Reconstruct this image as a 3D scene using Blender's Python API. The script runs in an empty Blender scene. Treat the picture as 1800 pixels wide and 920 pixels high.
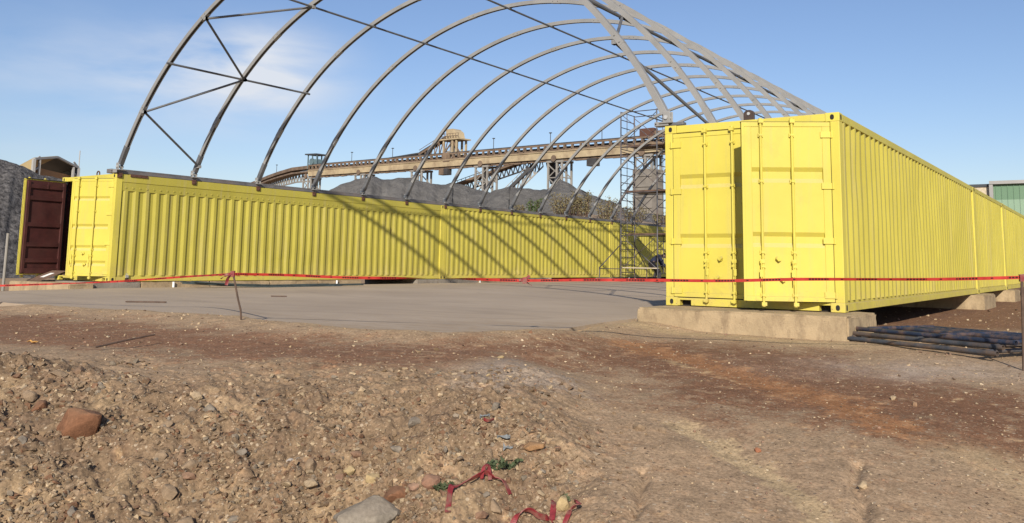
import bpy, bmesh, math, random
import numpy as np
from mathutils import Vector, Matrix
random.seed(7); rng = np.random.default_rng(11)
R = math.radians
S = bpy.context.scene
COL = S.collection

# ------------------------------------------------------------------ camera, sky, sun, exposure
CAM = np.array([5.3468, -11.4642, 0.5524]); FPX, PPY = 1533.12, 266.82
yaw, pit, rol = -0.6113, 0.1272, 0.0157
FW = np.array([math.sin(yaw)*math.cos(pit), math.cos(yaw)*math.cos(pit), math.sin(pit)])
r0 = np.array([math.cos(yaw), -math.sin(yaw), 0.0]); u0 = np.cross(r0, FW)
RT = math.cos(rol)*r0 + math.sin(rol)*u0; UP = -math.sin(rol)*r0 + math.cos(rol)*u0
cd = bpy.data.cameras.new('camera'); cam = bpy.data.objects.new('camera', cd); COL.objects.link(cam)
cam.matrix_world = Matrix(((RT[0], UP[0], -FW[0], CAM[0]), (RT[1], UP[1], -FW[1], CAM[1]), (RT[2], UP[2], -FW[2], CAM[2]), (0, 0, 0, 1)))
cd.sensor_fit = 'HORIZONTAL'; cd.sensor_width = 36.0; cd.lens = 36.0*FPX/1800.0
cd.shift_x = 0.0; cd.shift_y = (PPY-460.0)/1800.0
cd.clip_start = 0.05; cd.clip_end = 6000
S.camera = cam

SUN_EL = R(26.5); SUN_AZ = R(151.0)          # azimuth clockwise from +Y
W = bpy.data.worlds.new('World'); S.world = W; W.use_nodes = True
nt = W.node_tree; nt.nodes.clear()
def wn(t, **k):
    n = nt.nodes.new(t)
    for a, b in k.items(): setattr(n, a, b)
    return n
out = wn('ShaderNodeOutputWorld'); bg = wn('ShaderNodeBackground'); bg.inputs[1].default_value = 0.090
sky = wn('ShaderNodeTexSky', sky_type='NISHITA', sun_disc=False, sun_elevation=SUN_EL, sun_rotation=SUN_AZ,
         altitude=0.0, air_density=1.15, dust_density=0.4, ozone_density=4.0)
tc = wn('ShaderNodeTexCoord')
# thin cirrus: a patch of stretched noise in a fixed direction of the sky
mp = wn('ShaderNodeMapping'); mp.inputs['Rotation'].default_value = (0, 0, R(42)); mp.inputs['Scale'].default_value = (2.2, 5.0, 17.0)
nz = wn('ShaderNodeTexNoise'); nz.inputs['Scale'].default_value = 1.6; nz.inputs['Detail'].default_value = 8; nz.inputs['Roughness'].default_value = 0.52; nz.inputs['Distortion'].default_value = 0.25
cr = wn('ShaderNodeValToRGB'); cr.color_ramp.elements[0].position = 0.30; cr.color_ramp.elements[1].position = 0.66
nt.links.new(tc.outputs['Generated'], mp.inputs[0]); nt.links.new(mp.outputs[0], nz.inputs[0]); nt.links.new(nz.outputs[0], cr.inputs[0])
def raydir(x, y):
    d = FW + RT*(x-900)/FPX - UP*(y-PPY)/FPX
    return d/np.linalg.norm(d)
def sky_blob(px, py, sx, sz):
    d = raydir(px, py); a = math.atan2(d[0], d[1])
    m = wn('ShaderNodeMapping', vector_type='TEXTURE')
    m.inputs['Location'].default_value = tuple(float(v) for v in d)
    m.inputs['Rotation'].default_value = (0, 0, -a)
    m.inputs['Scale'].default_value = (sx, 1.0, sz)
    g = wn('ShaderNodeTexGradient', gradient_type='QUADRATIC_SPHERE')
    nt.links.new(tc.outputs['Generated'], m.inputs[0]); nt.links.new(m.outputs[0], g.inputs[0])
    return g.outputs['Fac']
def mth(op, a, b):
    n = wn('ShaderNodeMath', operation=op)
    for i, v in enumerate((a, b)):
        if isinstance(v, (int, float)): n.inputs[i].default_value = v
        else: nt.links.new(v, n.inputs[i])
    return n.outputs[0]
blob = mth('ADD', mth('ADD', mth('MULTIPLY', sky_blob(440, 125, 0.17, 0.085), 2.0), mth('MULTIPLY', sky_blob(230, 130, 0.30, 0.09), 0.7)),
           mth('ADD', mth('MULTIPLY', sky_blob(1010, 190, 0.3, 0.08), 0.15), mth('MULTIPLY', sky_blob(60, 260, 0.5, 0.10), 0.18)))
fac = wn('ShaderNodeMath', operation='MULTIPLY', use_clamp=True)
nt.links.new(cr.outputs[0], fac.inputs[0]); nt.links.new(blob, fac.inputs[1])
mixc = wn('ShaderNodeMix', data_type='RGBA'); mixc.inputs[7].default_value = (5.9, 6.3, 7.0, 1)
tint = wn('ShaderNodeMix', data_type='RGBA', blend_type='MULTIPLY'); tint.inputs[0].default_value = 1.0; tint.inputs[7].default_value = (0.97, 0.90, 0.97, 1)
nt.links.new(sky.outputs[0], tint.inputs[6])
nt.links.new(fac.outputs[0], mixc.inputs[0]); nt.links.new(tint.outputs[2], mixc.inputs[6])
nt.links.new(mixc.outputs[2], bg.inputs[0]); nt.links.new(bg.outputs[0], out.inputs[0])

sd = bpy.data.lights.new('sun', 'SUN'); sd.energy = 4.3; sd.angle = R(0.75); sd.color = (1.0, 0.93, 0.82)
sun = bpy.data.objects.new('sun', sd); COL.objects.link(sun)
sundir = Vector((math.sin(SUN_AZ)*math.cos(SUN_EL), math.cos(SUN_AZ)*math.cos(SUN_EL), math.sin(SUN_EL)))
sun.rotation_euler = (-sundir).to_track_quat('-Z', 'Y').to_euler(); sun.location = sundir*60
S.view_settings.view_transform = 'Standard'; S.view_settings.look = 'None'; S.view_settings.gamma = 1.0
S.view_settings.use_curve_mapping = False; S.view_settings.exposure = 0.45

# ------------------------------------------------------------------ helpers
def at(px, py, D):
    """the point on the sight line of a photo pixel at horizontal distance D"""
    d = raydir(px, py); return CAM + d*(D/math.hypot(d[0], d[1]))
def on_z(px, py, z): d = raydir(px, py); return CAM + d*((z-CAM[2])/d[2])

class MB:
    """collects boxes, beams and tubes; build() links them as ONE mesh object"""
    def __init__(s): s.v = []; s.f = []; s.M = Matrix()
    def add(s, vs, fs):
        n = len(s.v); s.v += [tuple(s.M @ Vector(tuple(float(c) for c in v))) for v in vs]; s.f += [tuple(i+n for i in f) for f in fs]; return s
    def box(s, x0, x1, y0, y1, z0, z1):
        return s.add([(x0,y0,z0),(x1,y0,z0),(x1,y1,z0),(x0,y1,z0),(x0,y0,z1),(x1,y0,z1),(x1,y1,z1),(x0,y1,z1)],
                     [(0,3,2,1),(4,5,6,7),(0,1,5,4),(1,2,6,5),(2,3,7,6),(3,0,4,7)])
    def beam(s, p, q, w, h, up=(0,0,1)):
        p = Vector(tuple(p)); q = Vector(tuple(q)); d = (q-p).normalized(); u = Vector(up)
        if abs(d.dot(u)) > 0.98: u = Vector((0,1,0))
        a = d.cross(u).normalized()*(w/2); b = a.cross(d).normalized()*(h/2)
        vs = [p-a-b, p+a-b, p+a+b, p-a+b, q-a-b, q+a-b, q+a+b, q-a+b]
        return s.add(vs, [(3,2,1,0),(4,5,6,7),(0,1,5,4),(1,2,6,5),(2,3,7,6),(3,0,4,7)])
    def tube(s, pts, r, n=10, cap=True, closed=False, rs=None):
        pts = [Vector(tuple(p)) for p in pts]; m = len(pts); vs = []; fs = []; prev = None
        for i, p in enumerate(pts):
            d = ((pts[(i+1) % m] if (closed or i < m-1) else p) - (pts[i-1] if (closed or i > 0) else p)).normalized()
            if prev is None:
                u = Vector((0,0,1)) if abs(d.z) < 0.9 else Vector((1,0,0)); a = d.cross(u).normalized()
            else: a = (prev - d*prev.dot(d)).normalized()
            prev = a; b = d.cross(a); rr = rs[i] if rs else r
            vs += [p + (a*math.cos(2*math.pi*k/n) + b*math.sin(2*math.pi*k/n))*rr for k in range(n)]
        for i in range(m if closed else m-1):
            j = (i+1) % m
            fs += [(i*n+k, i*n+(k+1) % n, j*n+(k+1) % n, j*n+k) for k in range(n)]
        if cap and not closed: fs += [tuple(range(n-1, -1, -1)), tuple((m-1)*n+k for k in range(n))]
        return s.add(vs, fs)
    def pipe(s, p, q, r, t=0.004, n=14):
        """hollow tube, open ends"""
        p = Vector(tuple(p)); q = Vector(tuple(q)); d = (q-p).normalized(); u = Vector((0,0,1)) if abs(d.z) < .9 else Vector((1,0,0))
        a = d.cross(u).normalized(); b = d.cross(a); vs = []
        for c, rr in ((p, r), (q, r), (q, r-t), (p, r-t)):
            vs += [c + (a*math.cos(2*math.pi*k/n)+b*math.sin(2*math.pi*k/n))*rr for k in range(n)]
        fs = []
        for i in range(4):
            j = (i+1) % 4; fs += [(i*n+k, i*n+(k+1) % n, j*n+(k+1) % n, j*n+k) for k in range(n)]
        return s.add(vs, fs)
    def disc(s, c, ax, r, h, n=14):
        c = Vector(tuple(c)); ax = Vector(ax).normalized(); return s.tube([c-ax*h/2, c+ax*h/2], r, n)
    def prism(s, poly, axis, a, b):
        """poly of 2-D points extruded along axis 'x','y','z' between a and b"""
        k = {'x': lambda p, t: (t, p[0], p[1]), 'y': lambda p, t: (p[0], t, p[1]), 'z': lambda p, t: (p[0], p[1], t)}[axis]
        n = len(poly); vs = [k(p, a) for p in poly] + [k(p, b) for p in poly]
        return s.add(vs, [tuple(range(n-1, -1, -1)), tuple(range(n, 2*n))] + [(i, (i+1) % n, n+(i+1) % n, n+i) for i in range(n)])
    def build(s, name, mat, parent=None, smooth=None, bevel=0.0, fix=True):
        off = Vector((0,0,0)); q = parent
        while q is not None: off += q.location; q = q.parent
        me = bpy.data.meshes.new(name); me.from_pydata([tuple(Vector(v)-off) for v in s.v], [], s.f)
        if fix:
            bm = bmesh.new(); bm.from_mesh(me); bmesh.ops.recalc_face_normals(bm, faces=bm.faces); bm.to_mesh(me); bm.free()
        me.materials.append(mat)
        o = bpy.data.objects.new(name, me); COL.objects.link(o); o.parent = parent
        if smooth is not None: me.shade_smooth(); me.set_sharp_from_angle(angle=R(smooth))
        if bevel: 
            bv = o.modifiers.new('bevel', 'BEVEL'); bv.width = bevel; bv.segments = 2; bv.limit_method = 'ANGLE'; bv.angle_limit = R(40)
        return o

def tag(o, label=None, cat=None, group=None, kind=None):
    if label: o['label'] = label
    if cat: o['category'] = cat
    if group: o['group'] = group
    if kind: o['kind'] = kind
    return o
def thing(name, label, cat, loc, group=None):
    o = bpy.data.objects.new(name, None); o.empty_display_size = 0.2; COL.objects.link(o); o.location = tuple(float(c) for c in loc)
    return tag(o, label, cat, group)
def copy_tree(o, parent=None, loc=None):
    c = o.copy(); COL.objects.link(c); c.parent = parent
    if loc is not None: c.location = loc
    for ch in list(o.children): copy_tree(ch, c)
    return c
def np_mesh(name, V, F, mat, parent=None, smooth=False, cols=None, corner=True):
    me = bpy.data.meshes.new(name); V = np.asarray(V, np.float32); F = np.asarray(F, np.int32); k = F.shape[1]
    me.vertices.add(len(V)); me.vertices.foreach_set('co', V.ravel())
    me.loops.add(F.size); me.loops.foreach_set('vertex_index', F.ravel())
    me.polygons.add(len(F)); me.polygons.foreach_set('loop_start', np.arange(len(F), dtype=np.int32)*k)
    me.update(calc_edges=True)
    if cols is not None:
        a = me.attributes.new('tint', 'FLOAT_COLOR', 'POINT'); a.data.foreach_set('color', np.asarray(cols, np.float32).ravel())
    me.materials.append(mat)
    if smooth: me.shade_smooth()
    else: me.shade_flat()
    o = bpy.data.objects.new(name, me); COL.objects.link(o); o.parent = parent
    return o

# ---- numpy gradient noise
_perm = rng.permutation(256); _perm = np.concatenate([_perm, _perm, _perm])
_g = rng.normal(size=(256, 2)); _g /= np.linalg.norm(_g, axis=1)[:, None]
def perlin(x, y):
    x = np.asarray(x, float); y = np.asarray(y, float)
    xi = np.floor(x).astype(int); yi = np.floor(y).astype(int); xf = x-xi; yf = y-yi
    u = xf**3*(xf*(xf*6-15)+10); v = yf**3*(yf*(yf*6-15)+10)
    def gr(i, j, a, b): h = _perm[_perm[i & 255] + (j & 255)]; g = _g[h]; return g[..., 0]*a + g[..., 1]*b
    n0 = gr(xi, yi, xf, yf)*(1-u) + gr(xi+1, yi, xf-1, yf)*u
    n1 = gr(xi, yi+1, xf, yf-1)*(1-u) + gr(xi+1, yi+1, xf-1, yf-1)*u
    return (n0*(1-v) + n1*v)*1.5
def fbm(x, y, s, o=4, g=0.5):
    r = 0; a = 1.0; f = 1.0/s
    for k in range(o): r = r + a*perlin(x*f+17.3*k, y*f-9.1*k); a *= g; f *= 2.03
    return r
def sstep(a, b, x): t = np.clip((x-a)/(b-a), 0, 1); return t*t*(3-2*t)

# ------------------------------------------------------------------ materials
class NM:
    def __init__(s, name):
        s.m = bpy.data.materials.new(name); s.m.use_nodes = True; s.t = s.m.node_tree; s.t.nodes.clear()
        s.o = s.n('ShaderNodeOutputMaterial'); s.b = s.n('ShaderNodeBsdfPrincipled'); s.l(s.b.outputs[0], s.o.inputs[0])
        s.tc = s.n('ShaderNodeTexCoord'); s.geo = s.n('ShaderNodeNewGeometry')
    def n(s, t, **k):
        q = s.t.nodes.new(t)
        for a, b in k.items(): setattr(q, a, b)
        return q
    def l(s, a, b): s.t.links.new(a, b)
    def pos(s): return s.geo.outputs['Position']
    def noise(s, scale, detail=4, rough=0.55, vec=None, stretch=None, dist=0.0):
        q = s.n('ShaderNodeTexNoise'); q.inputs['Scale'].default_value = scale; q.inputs['Detail'].default_value = detail; q.inputs['Roughness'].default_value = rough; q.inputs['Distortion'].default_value = dist
        v = vec or s.pos()
        if stretch:
            m = s.n('ShaderNodeMapping'); m.inputs['Scale'].default_value = stretch; s.l(v, m.inputs[0]); v = m.outputs[0]
        s.l(v, q.inputs['Vector']); return q.outputs['Fac']
    def ramp(s, v, *stops):
        q = s.n('ShaderNodeValToRGB'); e = q.color_ramp.elements
        while len(e) < len(stops): e.new(0.5)
        for i, (p, c) in enumerate(stops):
            e[i].position = p; e[i].color = (c, c, c, 1) if isinstance(c, (int, float)) else (*c, 1)
        s.l(v, q.inputs[0]); return q.outputs[0]
    def mix(s, f, a, b, mode='MIX'):
        q = s.n('ShaderNodeMix', data_type='RGBA', blend_type=mode)
        for i, v in ((0, f), (6, a), (7, b)):
            if isinstance(v, (int, float)): q.inputs[i].default_value = v
            elif isinstance(v, tuple): q.inputs[i].default_value = (*v, 1)
            else: s.l(v, q.inputs[i])
        return q.outputs[2]
    def math(s, op, a, b=0.0):
        q = s.n('ShaderNodeMath', operation=op)
        for i, v in enumerate((a, b)):
            if isinstance(v, (int, float)): q.inputs[i].default_value = v
            else: s.l(v, q.inputs[i])
        return q.outputs[0]
    def bump(s, h, strength, dist=0.01):
        q = s.n('ShaderNodeBump'); q.inputs['Strength'].default_value = strength; q.inputs['Distance'].default_value = dist
        s.l(h, q.inputs['Height']); s.l(q.outputs[0], s.b.inputs['Normal'])
    def fin(s, color, rough=0.6, metal=0.0, spec=0.5):
        if isinstance(color, tuple): s.b.inputs['Base Color'].default_value = (*color, 1)
        else: s.l(color, s.b.inputs['Base Color'])
        if isinstance(rough, (int, float)): s.b.inputs['Roughness'].default_value = rough
        else: s.l(rough, s.b.inputs['Roughness'])
        s.b.inputs['Metallic'].default_value = metal; s.b.inputs['Specular IOR Level'].default_value = spec
        return s.m
    def upness(s):
        q = s.n('ShaderNodeSeparateXYZ'); s.l(s.geo.outputs['Normal'], q.inputs[0]); return q.outputs[2]
    def attr(s, name):
        q = s.n('ShaderNodeAttribute'); q.attribute_name = name; return q.outputs['Color']

def simple(name, col, rough=0.6, metal=0.0, var=0.25, scale=6.0, bump=0.0, bscale=40.0, dirt=None, dirt_amt=0.4, spec=0.5, dscale=1.5):
    k = NM(name); n = k.noise(scale, 5)
    c = k.mix(k.ramp(n, (0.3, 0.0), (0.7, 1.0)), tuple(v*(1-var) for v in col), tuple(min(1, v*(1+var)) for v in col))
    if dirt: c = k.mix(k.math('MULTIPLY', k.ramp(k.noise(dscale, 6, 0.65), (0.45, 0.0), (0.7, 1.0)), dirt_amt), c, dirt)
    if bump: k.bump(k.noise(bscale, 4), bump)
    return k.fin(c, rough, metal, spec)

def yellow_paint(name, base, grime=0.35, wave=0.35):
    k = NM(name)
    oi = k.n('ShaderNodeObjectInfo')
    c = k.mix(k.ramp(k.noise(0.9, 5), (0.35, 0.0), (0.7, 1.0)), tuple(v*0.91 for v in base), tuple(v*1.05 for v in base))
    c = k.mix(1.0, c, k.ramp(oi.outputs['Random'], (0.0, 0.93), (1.0, 1.03)), 'MULTIPLY')
    st = k.noise(1.0, 6, 0.65, stretch=(9, 9, 0.5))                                     # vertical run-off streaks
    c = k.mix(k.math('MULTIPLY', k.ramp(st, (0.52, 0.0), (0.75, 1.0)), grime), c, (0.42, 0.35, 0.16))
    sc = k.noise(14, 8, 0.7)                                                             # scuffs and chips
    c = k.mix(k.math('MULTIPLY', k.ramp(sc, (0.70, 0.0), (0.76, 1.0)), 0.5), c, (0.34, 0.27, 0.12))
    up = k.ramp(k.upness(), (0.25, 0.0), (0.8, 1.0))                                     # dust that settled on ledges
    c = k.mix(k.math('MULTIPLY', up, 0.75), c, (0.42, 0.34, 0.22))
    low = k.n('ShaderNodeSeparateXYZ'); k.l(k.pos(), low.inputs[0])
    splash = k.math('MULTIPLY', k.ramp(low.outputs[2], (0.0, 1.0), (0.5, 0.0)), k.ramp(k.noise(5, 6, 0.7), (0.4, 0.0), (0.7, 0.55)))
    c = k.mix(splash, c, (0.40, 0.29, 0.15))
    rs_ = k.math('MULTIPLY', k.ramp(k.noise(20, 7, 0.75), (0.60, 0.0), (0.66, 1.0)), k.ramp(low.outputs[2], (0.0, 1.0), (0.32, 0.0)))
    c = k.mix(k.math('MULTIPLY', rs_, 0.8), c, (0.16, 0.07, 0.03))
    pt = k.noise(2.2, 6, 0.7, stretch=(1, 1, 0.7))                                       # patches of a second, duller coat
    c = k.mix(k.math('MULTIPLY', k.ramp(pt, (0.58, 0.0), (0.64, 1.0)), 0.16), c, (0.36, 0.30, 0.08))
    k.bump(k.noise(1.6, 3), wave, 0.02)
    return k.fin(c, 0.55, 0.0, 0.3)

M = {}
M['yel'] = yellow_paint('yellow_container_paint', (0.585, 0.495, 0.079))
M['yel_shade_left'] = yellow_paint('shaded_yellow_left_wall', (0.425, 0.365, 0.060), 0.65, 0.45)  # yellow darkened to carry the shade of grazing sun, with more grime
M['yel_shade_right'] = yellow_paint('shaded_yellow_right_wall', (0.49, 0.42, 0.068), 0.6, 0.45)  # same yellow, side-wall shade put into the base colour, plus grime
M['door_red'] = simple('oxide_red_primer', (0.062, 0.016, 0.013), 0.6, var=0.3, scale=4, dirt=(0.10, 0.045, 0.035), dirt_amt=0.4)
M['galv'] = simple('galvanised_steel', (0.25, 0.245, 0.232), 0.55, 0.12, 0.14, 3, dirt=(0.22, 0.19, 0.16), dirt_amt=0.3)
M['galv_dark'] = simple('weathered_steel_tube', (0.12, 0.12, 0.122), 0.6, 0.2, 0.2, 5)
M['rail'] = simple('dusty_steel_rail', (0.17, 0.165, 0.165), 0.6, 0.3, 0.3, 3, dirt=(0.20, 0.12, 0.08), dirt_amt=0.5)
M['rust'] = simple('rusty_steel', (0.10, 0.045, 0.028), 0.8, 0.1, 0.45, 25, bump=0.3, bscale=60)
M['lug'] = simple('brown_painted_steel', (0.055, 0.035, 0.028), 0.6, 0.2, 0.3, 20)
M['bolt'] = simple('zinc_bolt', (0.6, 0.58, 0.53), 0.4, 0.6, 0.15, 20)
M['dark'] = simple('dark_void_shade', (0.015, 0.013, 0.012), 0.9, 0, 0.3, 10)  # near-black that stands for shade in holes and openings
M['rubber'] = simple('black_rubber', (0.02, 0.02, 0.02), 0.8, 0, 0.3, 10)
M['scaf'] = simple('scaffold_tube', (0.085, 0.085, 0.095), 0.55, 0.4, 0.4, 4, dirt=(0.16, 0.08, 0.045), dirt_amt=0.6)
M['plank'] = simple('weathered_plank', (0.10, 0.058, 0.038), 0.85, 0, 0.4, 5, bump=0.3)
M['plank_pale'] = simple('pale_plank', (0.50, 0.42, 0.30), 0.8, 0, 0.2, 5)
M['blue'] = simple('chipped_blue_paint', (0.017, 0.027, 0.052), 0.5, 0.1, 0.3, 9, dirt=(0.17, 0.10, 0.06), dirt_amt=0.75, dscale=7)
M['bluegrey'] = simple('rusted_blue_grey_paint', (0.045, 0.049, 0.057), 0.6, 0.1, 0.35, 9, dirt=(0.16, 0.10, 0.06), dirt_amt=0.8, dscale=5)
M['yellow_pipe'] = simple('faded_yellow_paint', (0.52, 0.42, 0.17), 0.6, 0, 0.25, 8, dirt=(0.2, 0.12, 0.07), dirt_amt=0.5, dscale=4)
M['white'] = simple('white_plastic', (0.75, 0.74, 0.70), 0.5, 0, 0.08, 9)
M['rod'] = simple('grey_green_rod', (0.075, 0.095, 0.09), 0.6, 0.3, 0.3, 9)
M['stick'] = simple('brown_stick', (0.085, 0.052, 0.035), 0.8, 0, 0.35, 12)
M['card'] = simple('brown_board', (0.13, 0.075, 0.048), 0.8, 0, 0.2, 8)
M['cloth_blue'] = simple('navy_workwear', (0.012, 0.017, 0.042), 0.9, 0, 0.3, 14)
M['cloth_trs'] = simple('dark_trousers', (0.035, 0.03, 0.034), 0.9, 0, 0.3, 14)
M['skin'] = simple('dark_skin', (0.075, 0.04, 0.026), 0.55, 0, 0.12, 20)
M['hair'] = simple('black_hair', (0.012, 0.010, 0.009), 0.8, 0, 0.2, 60)
M['boot'] = simple('dark_boot', (0.03, 0.022, 0.018), 0.7, 0, 0.2, 20)
M['cream'] = simple('cream_steel', (0.40, 0.315, 0.19), 0.7, 0, 0.18, 0.35, dirt=(0.20, 0.135, 0.085), dirt_amt=0.75, dscale=0.45)
M['conv'] = simple('dusty_brown_steel', (0.17, 0.118, 0.078), 0.8, 0, 0.35, 0.6, dirt=(0.12, 0.075, 0.05), dirt_amt=0.5, dscale=0.5)
M['conv_dark'] = simple('dark_conveyor_belt', (0.045, 0.042, 0.042), 0.8, 0, 0.4, 0.6)
M['trestle'] = simple('grey_trestle_steel', (0.26, 0.24, 0.21), 0.7, 0.1, 0.2, 0.4)
M['clad'] = simple('grey_brown_cladding', (0.21, 0.185, 0.155), 0.9, 0, 0.25, 0.5, dirt=(0.09, 0.08, 0.07), dirt_amt=0.5, dscale=0.3)
M['teal'] = simple('teal_machine_paint', (0.10, 0.15, 0.165), 0.6, 0, 0.2, 1)
M['hang_yel'] = simple('yellow_sheet_roof', (0.46, 0.34, 0.15), 0.6, 0, 0.08, 0.1)
M['hang_dark'] = simple('dark_sheet', (0.05, 0.055, 0.062), 0.7, 0, 0.2, 0.2)
M['hang_grey'] = simple('grey_steel_frame', (0.32, 0.31, 0.29), 0.7, 0, 0.2, 0.2)
M['hang_org'] = simple('orange_crane_girder', (0.38, 0.20, 0.085), 0.7, 0, 0.15, 0.2)
M['strap'] = simple('red_webbing', (0.19, 0.018, 0.022), 0.55, 0, 0.3, 30, dirt=(0.22, 0.15, 0.10), dirt_amt=0.8, dscale=14)
M['orange_peel'] = simple('orange_scrap', (0.62, 0.34, 0.09), 0.6, 0, 0.1, 20)
M['blue_scrap'] = simple('pale_blue_foil', (0.17, 0.18, 0.18), 0.8, 0, 0.35, 30)

def sheet_green(name, a, b, z):
    k = NM(name); q = k.n('ShaderNodeSeparateXYZ'); k.l(k.pos(), q.inputs[0])
    c = k.mix(k.ramp(k.math('GREATER_THAN', q.outputs[2], z), (0.0, 0.0), (1.0, 1.0)), b, a)
    c = k.mix(k.math('MULTIPLY', k.noise(0.4, 5, 0.6, stretch=(1, 1, 0.2)), 0.4), c, (0.30, 0.32, 0.25))
    return k.fin(c, 0.6)
M['green'] = sheet_green('green_cladding', (0.085, 0.19, 0.10), (0.20, 0.32, 0.21), 6.2)

def concrete_mat(name, col, dirtc, scale=2.0):
    k = NM(name)
    c = k.mix(k.ramp(k.noise(scale, 7, 0.62), (0.32, 0.0), (0.7, 1.0)), tuple(v*0.72 for v in col), tuple(v*1.12 for v in col))
    c = k.mix(k.math('MULTIPLY', k.ramp(k.noise(scale*2.3, 8, 0.7, stretch=(1, 1, 0.45)), (0.5, 0.0), (0.68, 1.0)), 0.65), c, dirtc)
    c = k.mix(k.ramp(k.noise(38, 3), (0.67, 0.0), (0.72, 0.55)), c, (0.09, 0.07, 0.05))
    k.bump(k.math('ADD', k.noise(12, 6, 0.65), k.math('MULTIPLY', k.noise(55, 4), 0.4)), 0.55, 0.02)
    return k.fin(c, 0.95, 0, 0.2)
M['conc'] = concrete_mat('dusty_concrete', (0.40, 0.30, 0.18), (0.17, 0.12, 0.075))
M['conc_grey'] = concrete_mat('grey_concrete', (0.27, 0.235, 0.19), (0.15, 0.12, 0.09))

def slab_mat():
    k = NM('slab_concrete')
    c = k.mix(k.ramp(k.noise(0.28, 6, 0.6), (0.3, 0.0), (0.72, 1.0)), (0.32, 0.248, 0.178), (0.425, 0.335, 0.245))
    c = k.mix(k.math('MULTIPLY', k.ramp(k.noise(1.1, 7, 0.7, stretch=(0.35, 1.4, 1)), (0.50, 0.0), (0.72, 1.0)), 0.5), c, (0.45, 0.345, 0.24))
    c = k.mix(k.math('MULTIPLY', k.ramp(k.noise(0.55, 8, 0.75, stretch=(0.8, 2.0, 1)), (0.55, 0.0), (0.75, 1.0)), 0.5), c, (0.25, 0.19, 0.135))
    c = k.mix(k.ramp(k.noise(26, 3), (0.70, 0.0), (0.76, 0.4)), c, (0.12, 0.095, 0.075))
    sx = k.n('ShaderNodeSeparateXYZ'); k.l(k.pos(), sx.inputs[0])
    bf = k.math('ADD', k.math('MULTIPLY', sx.outputs[0], float(FHX)), k.math('MULTIPLY', sx.outputs[1], float(FHY)))
    edge = k.ramp(k.math('MULTIPLY', k.math('SUBTRACT', bf, FH0), 0.25), (0.0, 1.0), (1.0, 0.0))
    c = k.mix(k.math('MULTIPLY', edge, k.ramp(k.noise(2.6, 8, 0.72, stretch=(0.6, 1.2, 1)), (0.44, 0.0), (0.62, 0.75))), c, (0.30, 0.212, 0.13))
    wv = k.noise(0.32, 3, 0.4, stretch=(0.25, 1.0, 1), dist=0.8)                        # faint swept bands and drag marks
    c = k.mix(k.ramp(wv, (0.485, 0.0), (0.5, 0.22), (0.515, 0.0)), c, (0.20, 0.155, 0.115))
    k.bump(k.noise(18, 6, 0.7), 0.25, 0.012)
    return k.fin(c, 0.9, 0, 0.25)
FHX, FHY = math.sin(yaw), math.cos(yaw); FH0 = CAM[0]*FHX+CAM[1]*FHY+9.3
M['slab'] = slab_mat()

def soil_mat():
    k = NM('dry_soil'); c = k.attr('tint')
    f = k.noise(9, 8, 0.72)
    c = k.mix(1.0, c, k.ramp(f, (0.25, 0.72), (0.5, 0.98), (0.75, 1.25)), 'MULTIPLY')
    g = k.noise(48, 4, 0.65)
    c = k.mix(1.0, c, k.ramp(g, (0.28, 0.60), (0.5, 1.0), (0.72, 1.42)), 'MULTIPLY')
    v = k.n('ShaderNodeTexVoronoi'); v.inputs['Scale'].default_value = 26; k.l(k.pos(), v.inputs['Vector'])       # small chips of pale and dark stone
    sp = k.n('ShaderNodeSeparateColor'); k.l(v.outputs['Color'], sp.inputs[0])
    near = k.ramp(v.outputs['Distance'], (0.22, 1.0), (0.32, 0.0))
    c = k.mix(k.math('MULTIPLY', near, k.ramp(sp.outputs[0], (0.80, 0.0), (0.83, 0.75))), c, (0.42, 0.33, 0.23))
    c = k.mix(k.math('MULTIPLY', near, k.ramp(sp.outputs[1], (0.84, 0.0), (0.87, 0.7))), c, (0.085, 0.06, 0.045))
    v2 = k.n('ShaderNodeTexVoronoi'); v2.inputs['Scale'].default_value = 75; k.l(k.pos(), v2.inputs['Vector'])
    sp2 = k.n('ShaderNodeSeparateColor'); k.l(v2.outputs['Color'], sp2.inputs[0])
    near2 = k.ramp(v2.outputs['Distance'], (0.25, 1.0), (0.4, 0.0))
    c = k.mix(k.math('MULTIPLY', near2, k.ramp(sp2.outputs[0], (0.74, 0.0), (0.78, 0.6))), c, (0.40, 0.31, 0.21))
    c = k.mix(k.math('MULTIPLY', near2, k.ramp(sp2.outputs[1], (0.74, 0.0), (0.78, 0.6))), c, (0.10, 0.065, 0.045))
    h = k.math('ADD', k.math('MULTIPLY', k.noise(14, 8, 0.7), 0.35), k.math('ADD', k.math('MULTIPLY', k.noise(70, 5, 0.75), 0.6), k.math('MULTIPLY', near, 0.25)))
    bp_ = k.n('ShaderNodeBump'); bp_.inputs['Distance'].default_value = 0.014
    at_ = k.n('ShaderNodeAttribute'); at_.attribute_name = 'tint'
    k.l(k.math('ADD', k.math('MULTIPLY', at_.outputs['Alpha'], 0.5), 0.08), bp_.inputs['Strength']); k.l(h, bp_.inputs['Height']); k.l(bp_.outputs[0], k.b.inputs['Normal'])
    return k.fin(c, 1.0, 0, 0.1)
M['soil'] = soil_mat()
def stone_mat():
    k = NM('rubble_stone'); c = k.attr('tint')
    c = k.mix(1.0, c, k.ramp(k.noise(30, 6, 0.7), (0.28, 0.65), (0.72, 1.3)), 'MULTIPLY')
    up = k.ramp(k.upness(), (0.3, 0.0), (1.0, 0.45))
    c = k.mix(k.math('MULTIPLY', up, k.noise(9, 4)), c, (0.24, 0.175, 0.112))
    k.bump(k.noise(45, 6, 0.7), 0.5, 0.012); return k.fin(c, 0.95, 0, 0.2)
M['stone'] = stone_mat()
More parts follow.
